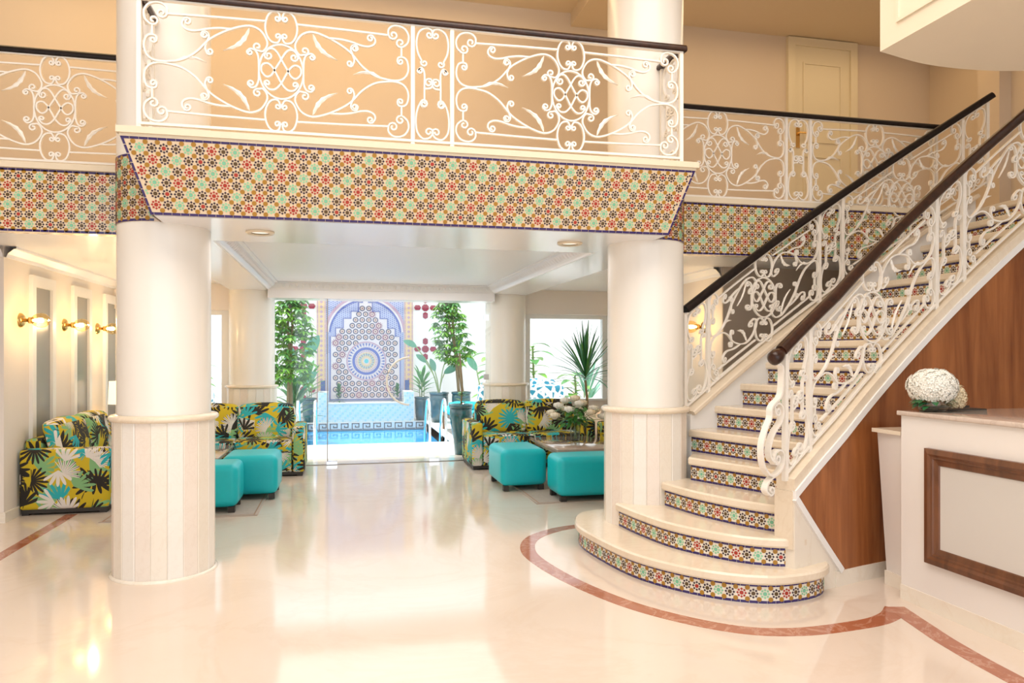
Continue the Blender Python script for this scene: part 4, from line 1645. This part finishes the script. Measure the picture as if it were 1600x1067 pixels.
# lower tapered side counter behind the desk corner
sd = empty('side_counter', (3.6, 4.1, 0), 'low tapered white side counter between desk and walnut wall', 'counter')
m = MB()
ya, yb = DY + 0.03, 4.16
vs_ = [(3.47, ya, 0.09), (3.9, ya, 0.09), (3.9, yb, 0.09), (3.49, yb, 0.09), (3.40, ya, 1.0), (3.9, ya, 1.0), (3.9, yb, 1.0), (3.42, yb, 1.0)]
m.faces(vs_, [(0, 3, 2, 1), (4, 5, 6, 7), (0, 1, 5, 4), (1, 2, 6, 5), (2, 3, 7, 6), (3, 0, 4, 7)])
m.build('body', 'desk_white', sd)
MB().box((3.385, ya, 1.0), (3.9, yb + 0.01, 1.025)).build('top', 'tread_marble', sd)
MB().box((3.475, ya, 0), (3.9, yb, 0.09)).build('plinth', 'cream_marble', sd)

# hydrangea bowl on the desk
hx, hy, hz = 3.505, 3.79, DZ + 0.028
hb = empty('hydrangea_bowl', (hx, hy, hz), 'white hydrangeas in a low glass bowl on the reception desk', 'flowers')
MB().lathe([(0, hz), (0.07, hz), (0.085, hz + 0.02), (0.08, hz + 0.1), (0.075, hz + 0.1), (0.08, hz + 0.022), (0, hz + 0.012)], (hx, hy, 0), 24).build('bowl', 'vase_glass', hb)


def hydrangea(name, c, R, mat, n, fl):
    m = MB()
    for i in range(n):
        z = 1 - 2 * (i + 0.5) / n
        a = i * 2.39996
        rr = math.sqrt(max(0, 1 - z * z))
        if z < -0.75:
            continue
        nn = V(rr * math.cos(a), rr * math.sin(a), z)
        p = Vector(c) + Vector((nn.x * R[0], nn.y * R[1], nn.z * R[2])) * rng.uniform(0.93, 1.05)
        t = nn.cross(V(0.3, 0.2, 1)).normalized()
        b2 = nn.cross(t)
        q0 = rng.uniform(0, PI)
        for k4 in range(4):
            a4 = q0 + k4 * PI / 2
            d1 = t * math.cos(a4) + b2 * math.sin(a4)
            d2 = t * -math.sin(a4) + b2 * math.cos(a4)
            m.faces([p, p + d1 * fl * 0.6 + d2 * fl * 0.42 + nn * fl * 0.25, p + d1 * fl * 1.05 + nn * fl * 0.12, p + d1 * fl * 0.6 - d2 * fl * 0.42 + nn * fl * 0.25], [(0, 3, 2, 1)], 0, False)
    m.lathe([(0.01, -R[2] * 0.8), (R[0] * 0.72, -R[2] * 0.45), (R[0] * 0.9, 0.0), (R[0] * 0.7, R[2] * 0.62), (0.01, R[2] * 0.9)], c, 16, 0)
    return m.build(name, mat, hb)


hydrangea('bloom', (hx, hy, hz + 0.15), (0.142, 0.13, 0.108), 'petal_white', 420, 0.018)
hydrangea('bloom', (hx + 0.14, hy - 0.03, hz + 0.085), (0.055, 0.055, 0.08), 'petal_beige', 70, 0.018)
m = MB()
for i in range(26):
    a = rng.uniform(0, 2 * PI)
    m.leaf((hx + 0.05 * math.cos(a), hy + 0.05 * math.sin(a), hz + 0.03 + rng.uniform(0, 0.05)), (math.cos(a), math.sin(a), 0.3), 0.09, 0.04, 0.5)
prop(m.build('bloom_leaves', 'leaf_deep', hb), kind='stuff')
ph = empty('desk_tray', (hx + 0.25, hy - 0.02, hz), 'flat dark tray behind the hydrangeas on the desk', 'tray')
MB().box((hx + 0.06, hy + 0.02, hz), (hx + 0.42, hy + 0.16, hz + 0.008)).build('tray_base', 'black_foot', ph)
MB().box((hx + 0.06, hy + 0.15, hz + 0.008), (hx + 0.42, hy + 0.16, hz + 0.02)).build('tray_rim', 'black_foot', ph)


# ------------------------------------------------------------------ potted palm-like dracaena inside the lounge
def dracaena(x, y, label, seed, zp=0.68, sc=1.0):
    r = random.Random(seed)
    o = empty('planter', (x, y, 0), 'square white planter holding the dracaena ' + label, 'planter')
    rbox('box', (x - 0.17, y - 0.17, 0.0), (x + 0.17, y + 0.17, zp), 0.012, 'pot_white', o, 2)
    MB().box((x - 0.15, y - 0.15, zp - 0.01), (x + 0.15, y + 0.15, zp + 0.004)).build('soil', 'soil', o)
    p = empty('dracaena', (x, y, zp), 'spiky green dracaena on a thin trunk ' + label, 'plant')
    t = [(x, y, zp), (x + 0.01, y, zp + 0.15), (x - 0.005, y, zp + 0.3), (x - 0.02, y, zp + 0.45)]
    MB().tube(t, 0.02, 8, scale=[1.1, 1, 0.9, 0.9]).build('trunk', 'bark', p)
    c = V(x - 0.02, y, zp + 0.45)
    for i in range(64):
        a = i * 2.39996
        el = 0.05 + 1.45 * ((i + 0.5) / 64) ** 0.8
        d = V(math.cos(a) * math.cos(el), math.sin(a) * math.cos(el) * 0.8, math.sin(el))
        m = MB()
        m.leaf(c + V(0, 0, 0.13 * i / 64), d, r.uniform(0.62, 0.86) * sc, 0.036, 0.34 * (1 - el / 1.6) + 0.03, 0.3, 5, shape=0.6)
        m.build('leaf', ('leaf_green', 'leaf_deep', 'leaf_blue')[i % 3], p)


dracaena(3.55, 10.42, 'near the lounge window by the rose sofa', 5)
dracaena(-2.42, 10.5, 'in the corner below the sconces', 6, 0.68, 0.62)

# ------------------------------------------------------------------ pool garden
YB = 18.0
m = MB()
m.box((-6.5, 11.0, -0.25), (-0.78, YB, -0.02)).box((1.86, 11.0, -0.25), (8, YB, -0.02)).box((-0.78, 11.0, -0.25), (1.86, 12.9, -0.02)).box((-0.78, 17.05, -0.25), (1.86, YB, -0.02))
structure(m.build('floor_patio', 'patio_stone'))
sbox('wall_garden_back', (-6.5, YB, -0.3), (8, YB + 0.2, 4.2), 'garden_white')
sbox('wall_garden_west', (-6.5, 11.2, -0.3), (-6.3, YB, 4.2), 'garden_white')
sbox('wall_garden_east', (7.8, 11.2, -0.3), (8.0, YB, 4.2), 'garden_white')
m = MB()
m.box((-0.9, 12.8, -1.3), (1.98, 17.2, -1.2)).box((-0.9, 12.8, -1.2), (-0.78, 17.2, -0.03)).box((1.86, 12.8, -1.2), (1.98, 17.2, -0.03)).box((-0.78, 12.8, -1.2), (1.86, 12.9, -0.03)).box((-0.78, 17.05, -1.2), (1.86, 17.2, -0.03))
structure(m.build('floor_pool_basin', 'pool_tile'))
wm = MB()
nxp, nyp = 24, 36
pts = [[V(-0.78 + 2.64 * i / nxp, 12.9 + 4.15 * j / nyp, -0.21) for i in range(nxp + 1)] for j in range(nyp + 1)]
for j in range(nyp):
    for i in range(nxp):
        wm.poly([pts[j][i], pts[j][i + 1], pts[j + 1][i + 1], pts[j + 1][i]])
prop(wm.build('pool_water', 'water_blue'), 'still bright blue water filling the rectangular pool', 'water', kind='stuff')
# white coping band with a Greek key frieze along the far pool wall
kf = structure(MB().box((-0.78, 17.02, -0.2), (1.86, 17.05, -0.02)).build('trim_pool_frieze', 'garden_white'))
for i in range(11):
    x = -0.74 + i * 0.24
    m = MB()
    t = 0.022
    for (a, b, c2, d2) in ((0, 0, 0.02, 0.15), (0, 0.13, 0.17, 0.15), (0.15, 0.05, 0.17, 0.15), (0.07, 0.05, 0.17, 0.07), (0.07, 0.05, 0.09, 0.1), (0.0, 0.0, 0.23, 0.018)):
        m.box((x + a, 17.008, -0.185 + b), (x + c2, 17.02, -0.185 + d2))
    m.build('greek_key', 'key_brown', kf)

# fountain basin with small square tiles
FXC = 0.555
fo = empty('fountain_basin', (FXC, 17.4, -0.02), 'pale blue tiled fountain basin below the mosaic wall panel', 'fountain')
MB().box((FXC - 1.08, 17.1, -0.02), (FXC + 1.08, 17.9, 0.40)).build('basin', 'grout', fo)
for s in (-1, 1):
    xa, xb = sorted((FXC + s * 0.86, FXC + s * 1.08))
    MB().box((xa, 17.1, 0.40), (xb, 17.9, 0.66)).build('shoulder', 'grout', fo)
MB().box((FXC - 0.855, 17.07, 0.395), (FXC + 0.855, 17.2, 0.42)).build('coping', 'pot_white', fo)
m = MB()
T_s = 0.056
for i in range(38):
    for j in range(12):
        x, z = FXC - 1.064 + i * T_s, -0.015 + j * T_s
        if z + T_s > 0.66 or (z + T_s > 0.39 and abs(x + T_s / 2 - FXC) < 0.86):
            continue
        m.box((x + 0.004, 17.094, z + 0.004), (x + T_s - 0.004, 17.1, z + T_s - 0.004), (i * 7 + j * 5) % 3 == 0)
prop(m.build('small_tiles', ['pool_tile_pale', 'pool_tile'], fo), kind='stuff')

# mosaic panel in its arched frame
mp_ = empty('mosaic_panel', (FXC, YB - 0.03, 0.4), 'blue and mauve mosaic wall panel with a round medallion inside an arch', 'wall panel')
yf = YB - 0.04
PX, PZ = 0.92, 3.25
MB().box((FXC - PX, yf, 0.4), (FXC + PX, YB, PZ)).build('backing', 'panel_lilac', mp_)
for s in (-1, 1):
    xa, xb = sorted((FXC + s * 0.92, FXC + s * 1.13))
    fr_ = MB().box((xa, yf - 0.02, 0.4), (xb, YB, PZ)).build('side_border', 'panel_tan', mp_)
    m = MB()
    for j in range(24):
        z = 0.46 + j * 0.115
        x = (xa + xb) / 2
        m.poly([(x - 0.04, yf - 0.024, z), (x, yf - 0.024, z - 0.04), (x + 0.04, yf - 0.024, z), (x, yf - 0.024, z + 0.04)])
        for q in (-0.085, 0.085):
            m.box((x + q - 0.012, yf - 0.024, z - 0.05), (x + q + 0.012, yf - 0.02, z + 0.05))
    prop(m.build('border_tiles', 'panel_mauve', fr_), kind='stuff')
    MB().box((FXC + s * 0.985 - 0.05, yf - 0.045, 0.4), (FXC + s * 0.985 + 0.05, yf - 0.02, 0.9)).build('blue_plinth', 'pot_blue', mp_)


def annulus(m, c, r0, r1, y, seg=24, mat=0, ph=0.0):
    cx_, cz_ = c
    for i in range(seg):
        a, b = 2 * PI * i / seg + ph, 2 * PI * (i + 1) / seg + ph
        m.poly([(cx_ + r0 * math.cos(a), y, cz_ + r0 * math.sin(a)), (cx_ + r1 * math.cos(a), y, cz_ + r1 * math.sin(a)), (cx_ + r1 * math.cos(b), y, cz_ + r1 * math.sin(b)), (cx_ + r0 * math.cos(b), y, cz_ + r0 * math.sin(b))], mat)


# dense small blue tiles of the spandrel ground
m = MB()
for i in range(38):
    for j in range(36):
        x, z = FXC - 0.9 + i * 0.048, 1.55 + j * 0.048 + (0.024 if i % 2 else 0)
        m.poly([(x - 0.015, yf - 0.002, z), (x, yf - 0.002, z - 0.015), (x + 0.015, yf - 0.002, z), (x, yf - 0.002, z + 0.015)])
prop(m.build('spandrel_tiles', 'panel_blue', mp_), kind='stuff')
# arch bands
for r, t, mt in ((0.93, 0.03, 'panel_mauve'), (0.875, 0.022, 'panel_white'), (0.83, 0.02, 'panel_blue')):
    m = MB()
    P = [V(FXC + r * math.cos(a), yf - 0.006, 2.0 + 0.98 * r * math.sin(a)) for a in [PI * (0.02 + 0.96 * i / 40) for i in range(41)]]
    m.sweep(P, [(-t, -0.006), (t, -0.006), (t, 0.006), (-t, 0.006)], [V(0, -1, 0)] * 41, False, 0, False)
    m.build('arch_band', mt, mp_)
# stepped field
steps_ = [(0.82, 0.45), (0.82, 1.95), (0.70, 1.95), (0.70, 2.15), (0.52, 2.15), (0.52, 2.38), (0.34, 2.38), (0.34, 2.55), (0.16, 2.55), (0.16, 2.76), (0.07, 2.76), (0.07, 2.9)]
out = [(FXC + a, b) for a, b in steps_] + [(FXC - a, b) for a, b in steps_[::-1]]
m = MB()
m.poly([(x, yf - 0.008, z) for x, z in out][::-1])
m.faces([(x, yf - 0.008, z) for x, z in out] + [(x, yf, z) for x, z in out], [(i, (i + 1) % len(out), len(out) + (i + 1) % len(out), len(out) + i) for i in range(len(out))])
m.build('stepped_field', 'panel_white', mp_)
m = MB()
P = [V(x, yf - 0.012, z) for x, z in out]
m.sweep(P, [(-0.012, -0.005), (0.012, -0.005), (0.012, 0.005), (-0.012, 0.005)], [V(0, -1, 0)] * len(P), True, 0, False)
m.build('field_outline', 'panel_blue', mp_)
# rosettes: every ring about ten pixels wide is its own piece
MC = (FXC + 0.02, 1.36)
ros = []
for j in range(16):
    for i in range(11):
        x = FXC + (i - 5) * 0.155 + (0.0775 if j % 2 else 0)
        z = 0.55 + j * 0.138
        hw_ = max([a for a, b in steps_ if b >= z + 0.05] or [0])
        if abs(x - FXC) > hw_ - 0.06 or (x - MC[0]) ** 2 + (z - MC[1]) ** 2 < 0.50 ** 2:
            continue
        ros.append((x, z))
me_r = {}
for q, (x, z) in enumerate(ros):
    big = (q % 7 == 3)
    key = big
    if key not in me_r:
        m = MB()
        annulus(m, (0, 0), 0.028, 0.040 if not big else 0.036, 0, 12, 0)
        annulus(m, (0, 0), 0.044, 0.066, 0, 16, 1)
        annulus(m, (0, 0), 0.0, 0.018, 0, 8, 2)
        if big:
            for a in range(12):
                t = 2 * PI * a / 12
                m.poly([(0.064 * math.cos(t), 0, 0.064 * math.sin(t)), (0.085 * math.cos(t + 0.12), 0, 0.085 * math.sin(t + 0.12)), (0.1 * math.cos(t), 0, 0.1 * math.sin(t)), (0.085 * math.cos(t - 0.12), 0, 0.085 * math.sin(t - 0.12))], 1)
        o = m.build('rosette', ['panel_tan', 'rosette_slate' if not big else 'rosette_plum', 'rosette_plum'], None)
        me_r[key] = o.data
    else:
        o = bpy.data.objects.new('rosette', me_r[key])
        COL.objects.link(o)
    o.parent = mp_
    o.location = V(x, yf - 0.0105, z) - ORG[mp_]
# medallion
md = MB()
annulus(md, MC, 0.44, 0.47, yf - 0.014, 48, 0)
annulus(md, MC, 0.27, 0.33, yf - 0.014, 48, 1)
annulus(md, MC, 0.0, 0.05, yf - 0.016, 20, 2)
annulus(md, MC, 0.08, 0.21, yf - 0.014, 40, 3)
for i in range(36):
    a = 2 * PI * i / 36
    p = lambda r, t: (MC[0] + r * math.cos(t), yf - 0.0145, MC[1] + r * math.sin(t))
    md.poly([p(0.345, a), p(0.42, a + 0.05), p(0.435, a), p(0.42, a - 0.05)], 1)
    md.poly([p(0.10, a), p(0.17, a + 0.06), p(0.2, a), p(0.17, a - 0.06)], 1 if i % 2 else 2)
    md.poly([p(0.215, a), p(0.24, a + 0.06), p(0.265, a), p(0.24, a - 0.06)], 0)
prop(md.build('medallion', ['panel_mauve', 'panel_blue', 'panel_teal', 'panel_tan'], mp_), kind='stuff')

# maroon tile crosses on the white garden wall
def cross(x, z, label):
    o = empty('tile_cross', (x, YB, z), label, 'wall tile', 'maroon tile crosses')
    y = YB - 0.012
    oc = [(0.09 * math.cos(PI / 8 + i * PI / 4), 0.09 * math.sin(PI / 8 + i * PI / 4)) for i in range(8)]
    def slab(poly, name):
        m = MB()
        k_ = len(poly)
        m.poly([(x + a, y, z + b) for a, b in poly][::-1])
        m.faces([(x + a, y, z + b) for a, b in poly] + [(x + a, YB, z + b) for a, b in poly], [(i, (i + 1) % k_, k_ + (i + 1) % k_, k_ + i) for i in range(k_)])
        m.build(name, 'maroon_tile', o)
    slab(oc, 'centre_tile')
    for a in range(4):
        t = a * PI / 2
        e, f = (math.cos(t), math.sin(t)), (-math.sin(t), math.cos(t))
        q = [(0.105, 0.0), (0.14, 0.06), (0.24, 0.06), (0.275, 0), (0.24, -0.06), (0.14, -0.06)]
        slab([(u * e[0] + v * f[0], u * e[1] + v * f[1]) for u, v in q], 'arm_tile')


cross(1.99, 2.66, 'maroon tile cross high on the garden wall beside the tall-trunk tree')
cross(1.99, 1.65, 'maroon tile cross at mid height on the garden wall above the teal pots')
cross(-0.88, 2.66, 'maroon tile cross high on the garden wall beside the bushy tree')
cross(-0.88, 1.65, 'maroon tile cross at mid height beside the bushy tree, above the lance-leaved plant')
cross(-0.88, 0.68, 'maroon tile cross lowest on the garden wall behind the lance-leaved plant')


def pot(x, y, h, r, label, mat='teal_glaze', z0=-0.02, taper=0.8, cat='pot', name='plant_pot'):
    o = empty(name, (x, y, z0), label, cat)
    MB().lathe([(0, z0), (r * taper, z0), (r * (taper + 0.12), z0 + h * 0.3), (r, z0 + h * 0.75), (r * 0.98, z0 + h * 0.93), (r * 0.9, z0 + h * 0.93), (r * 0.85, z0 + h * 0.8)], (x, y, 0), 28).build('body', mat, o)
    MB().lathe([(r * 0.98, z0 + h * 0.93), (r * 1.06, z0 + h * 0.94), (r * 1.06, z0 + h), (r * 0.9, z0 + h), (r * 0.88, z0 + h * 0.9)], (x, y, 0), 28).build('rim', mat, o)
    MB().lathe([(0, z0 + h * 0.9), (r * 0.9, z0 + h * 0.9)], (x, y, 0), 20).build('soil', 'soil', o)
    return z0 + h * 0.9


def umbrella_tree(x, y, zb, top, rx, zc0, label, seed, n=150, lean=0.0):
    r = random.Random(seed)
    o = empty('umbrella_tree', (x, y, zb), label, 'tree')
    m = MB()
    for q in (-0.05, 0.04):
        m.tube([(x + q, y, zb), (x + q * 0.4 + lean * 0.3, y + 0.03, zb + (top - zb) * 0.4), (x - q + lean * 0.7, y, zb + (top - zb) * 0.75), (x + lean, y, top - 0.1)], 0.03, 7, scale=[1.2, 1, 0.8, 0.4])
    m.build('trunk', 'bark', o)
    m = MB()
    for i in range(n):
        t = r.random()
        z = zc0 + (top - zc0) * t
        a = r.uniform(0, 2 * PI)
        rr = rx * math.sqrt(r.random()) * (0.55 + 0.75 * math.sin(PI * min(1, 0.25 + t * 0.7)))
        c = V(x + lean * (z - zb) / (top - zb) + rr * math.cos(a), y + rr * math.sin(a), z)
        mt = 0 if r.random() < 0.6 else 1
        for k_ in range(7):
            b = 2 * PI * k_ / 7 + a
            m.leaf(c, (math.cos(b), math.sin(b), -0.25 + r.uniform(-0.2, 0.2)), r.uniform(0.11, 0.16), 0.055, 0.35, 0.1, 3, mt)
    prop(m.build('foliage', ['leaf_light', 'leaf_green'], o), kind='stuff')


def lance_plant(x, y, z, label, seed, n=26, h=0.75, mat='leaf_green', w=0.09):
    r = random.Random(seed)
    o = empty('leafy_plant', (x, y, z), label, 'plant')
    m = MB()
    for i in range(4):
        a = i * PI / 2
        m.tube([(x + 0.04 * math.cos(a), y + 0.04 * math.sin(a), z), (x + 0.07 * math.cos(a), y + 0.07 * math.sin(a), z + h * 0.6)], 0.012, 6)
    m.build('stems', 'stem_green', o)
    for i in range(n):
        a = i * 2.39996
        t = (i + 0.5) / n
        el = 0.3 + 1.0 * t
        c = V(x + 0.05 * math.cos(a), y + 0.05 * math.sin(a), z + h * 0.15 + h * 0.55 * t)
        m = MB()
        m.leaf(c, (math.cos(a) * math.cos(el), math.sin(a) * math.cos(el), math.sin(el)), h * r.uniform(0.42, 0.58), w, 0.25, 0.2, 5, shape=0.8)
        m.build('leaf', mat, o)


def strelitzia(x, y, z, label, seed, leaves):
    o = empty('strelitzia', (x, y, z), label, 'plant')
    for (dx_, dz_, ln, tilt) in leaves:
        st = [V(x, y, z), V(x + dx_ * 0.35, y, z + dz_ * 0.55), V(x + dx_, y, z + dz_)]
        s_ = MB().tube(catmull(st, 4), 0.014, 6).build('stalk', 'stem_green', o)
        m = MB()
        m.leaf(st[-1], (math.cos(tilt), -0.2, math.sin(tilt)), ln, ln * 0.42, 0.12, 0.25, 6, shape=0.75, up=(0.2, -1, 0.2))
        m.build('leaf', 'leaf_blue', s_)


umbrella_tree(-0.98, 14.9, -0.02, 2.75, 0.36, 0.95, 'bushy umbrella tree with light green leaves beside the pool, near the door joint', 11, 300)
strelitzia(-1.0, 16.6, -0.02, 'broad-leaved strelitzia behind the bushy umbrella tree', 1, [(0.25, 1.5, 0.6, 1.1), (-0.1, 1.2, 0.6, 1.5), (0.1, 0.9, 0.5, 0.7)])
zt = pot(-0.72, 17.35, 0.55, 0.16, 'teal glazed pot beside the fountain, holding the lance-leaved plant')
lance_plant(-0.72, 17.35, zt, 'lance-leaved green plant in the teal pot near the pool handrail', 21, 26, 0.9)
zt = pot(1.83, 17.3, 0.55, 0.165, 'teal glazed pot right against the fountain basin')
lance_plant(1.83, 17.3, zt, 'lance-leaved green plant in the teal pot against the fountain basin', 22, 26, 0.75)
zt = pot(2.16, 16.7, 0.68, 0.21, 'tall teal glazed pot holding strelitzia leaves')
strelitzia(2.16, 16.7, zt, 'strelitzia with long stalks in the tall teal pot', 2, [(-0.30, 0.75, 0.32, 2.4), (0.22, 1.0, 0.5, 0.9), (0.12, 0.5, 0.4, 0.6), (-0.1, 0.55, 0.35, 1.9), (-0.52, 1.1, 0.35, 2.6)])
zt = pot(2.62, 16.4, 0.70, 0.21, 'tall teal glazed pot at the foot of the tall-trunk tree')
umbrella_tree(2.62, 16.4, zt, 2.8, 0.34, 1.3, 'tall-trunk umbrella tree with green crown rising from a teal pot', 12, 230, -0.35)
strelitzia(2.98, 15.6, -0.02, 'strelitzia with two upright grey-green leaves near the column', 3, [(0.16, 1.9, 0.52, 1.0), (0.12, 1.45, 0.45, 0.5), (-0.15, 1.2, 0.4, 2.2)])
# small plants on the fountain basin
for x, lab in ((FXC - 0.62, 'small bushy plant on the fountain basin nearest the door joint'), (FXC + 0.72, 'small bushy plant on the fountain basin behind the arc handle')):
    o = empty('small_plant', (x, 17.5, 0.4), lab, 'plant', 'plants on the fountain')
    for i in range(34):
        a = i * 2.4
        el = 0.1 + 1.3 * i / 34
        m = MB()
        m.leaf((x, 17.5, 0.42 + 0.32 * i / 34), (math.cos(a) * math.cos(el), math.sin(a) * math.cos(el), math.sin(el)), 0.2, 0.055, 0.3, 0.2, 3)
        m.build('leaf', 'leaf_deep', o)
# tall jar beside the glass doors
zt = pot(1.76, 11.05, 0.78, 0.17, 'tall tapering teal jar standing beside the glass door', taper=0.55, cat='jar', name='tall_jar')
o = empty('slender_tree', (1.76, 11.05, zt), 'slender young tree growing in the tall teal jar', 'tree')
MB().tube([(1.76, 11.05, zt), (1.78, 11.05, zt + 0.4), (1.74, 11.05, zt + 0.85)], 0.014, 7).build('trunk', 'bark', o)
m = MB()
r = random.Random(5)
for i in range(30):
    a = r.uniform(0, 2 * PI)
    m.leaf((1.76, 11.05, zt + r.uniform(0.0, 0.25)), (math.cos(a), math.sin(a), 0.5), r.uniform(0.1, 0.18), 0.05, 0.3)
prop(m.build('foliage', 'leaf_green', o), kind='stuff')

# pool handrails
def pool_rail(x, y, s, label):
    o = empty('pool_handrail', (x, y, -0.02), label, 'handrail', 'chrome pool handrails')
    for dx_ in (0.0, 0.28):
        P = catmull([V(x + dx_, y - 0.25, -0.02), V(x + dx_, y - 0.25, 0.45), V(x + dx_, y - 0.13, 0.70), V(x + dx_, y + 0.12, 0.68), V(x + dx_, y + 0.38, 0.35), V(x + dx_, y + 0.55, -0.22)], 6)
        MB().tube(P, 0.024, 10).build('rail_tube', 'chrome', o)


pool_rail(1.48, 12.95, 1, 'curved chrome pool handrail near the tall teal jar')
pool_rail(-0.72, 12.95, -1, 'curved chrome pool handrail above the sofa arm near the door joint')

# sunbed with towel
sb = empty('sunbed', (2.35, 14.3, -0.02), 'wooden sunbed with turquoise mattress beside the pool', 'sunbed')
MB().box((2.0, 13.6, 0.28), (2.65, 15.2, 0.34)).build('frame', 'sunbed_wood', sb)
for x in (2.03, 2.57):
    for y in (13.65, 15.1):
        MB().box((x, y, -0.02), (x + 0.05, y + 0.05, 0.29)).build('leg', 'sunbed_wood', sb)
rbox('mattress', (2.0, 13.6, 0.34), (2.65, 15.2, 0.45), 0.04, 'towel_turquoise', sb, 3)
tw = MB().tube([(2.0, 13.95, 0.53), (2.15, 13.97, 0.535), (2.35, 13.98, 0.53), (2.6, 13.95, 0.53)], 0.085, 12, scale=[0.8, 1, 1, 0.85]).build('rolled_towel', 'towel_turquoise', None, origin=(2.3, 13.95, 0.45))
prop(tw, 'rolled turquoise towel lying on the sunbed', 'towel')


def garden_sofa(xa, xb, y, label):
    o = empty('garden_sofa', ((xa + xb) / 2, y, -0.02), label, 'sofa', 'blue print garden sofas')
    rbox('seat', (xa, y, 0.12), (xb, y + 0.75, 0.45), 0.05, 'blue_print_cloth', o, 3)
    rbox('backrest', (xa, y - 0.02, 0.40), (xb, y + 0.2, 1.0), 0.07, 'blue_print_cloth', o, 3)
    rbox('cushion', (xa + 0.1, y + 0.15, 0.55), (xb - 0.1, y + 0.35, 1.08), 0.07, 'blue_print_cloth', o, 3, 0.02)
    for x in (xa + 0.05, xb - 0.1):
        for yy in (y + 0.05, y + 0.65):
            MB().box((x, yy, -0.02), (x + 0.05, yy + 0.05, 0.13)).build('foot', 'black_foot', o)


garden_sofa(2.25, 2.75, 12.2, 'blue and white print garden seat seen between glass door and column')
garden_sofa(2.95, 3.75, 12.2, 'blue and white print garden sofa outside the window behind the roses')
garden_sofa(-2.9, -1.95, 12.2, 'blue and white print garden sofa outside the window behind the free column')


def broad_plant(x, y, z0, z1, label, seed, n=16):
    r = random.Random(seed)
    o = empty('broad_leaf_shrub', (x, y, z0), label, 'plant')
    MB().tube([(x, y, z0), (x + 0.03, y, (z0 + z1) / 2), (x, y, z1 - 0.1)], 0.02, 6).build('stem', 'stem_green', o)
    for i in range(n):
        a = i * 2.4
        t = 0.35 + 0.65 * i / n
        c = V(x, y, z0 + (z1 - z0) * t)
        m = MB()
        m.leaf(c, (math.cos(a), math.sin(a), 0.35), r.uniform(0.34, 0.5), 0.2, 0.45, 0.15, 5, shape=0.8)
        m.build('leaf', 'leaf_light' if i % 3 else 'leaf_green', o)


broad_plant(3.55, 13.6, -0.02, 1.75, 'broad-leaved shrub outside the window behind the roses', 31, 22)
broad_plant(4.3, 13.3, -0.02, 1.2, 'low broad-leaved shrub outside the window beside the dracaena', 32, 16)
broad_plant(-2.55, 14.0, -0.02, 1.35, 'broad-leaved shrub outside the window behind the free column', 33, 22)

lance_plant(-1.5, 13.6, -0.02, 'tall lance-leaved plant behind the sofa, under the bushy umbrella tree', 23, 34, 1.5, 'leaf_light', 0.15)
lance_plant(-0.95, 15.9, -0.02, 'dark lance-leaved plant between umbrella tree and fountain', 24, 30, 1.2, 'leaf_deep', 0.12)
broad_plant(2.9, 14.2, -0.02, 1.6, 'broad-leaved shrub outside the window close to the column', 34, 24)
lance_plant(4.45, 13.0, -0.02, 'arching grassy plant outside the window behind the dracaena', 25, 30, 1.4, 'leaf_blue', 0.06)
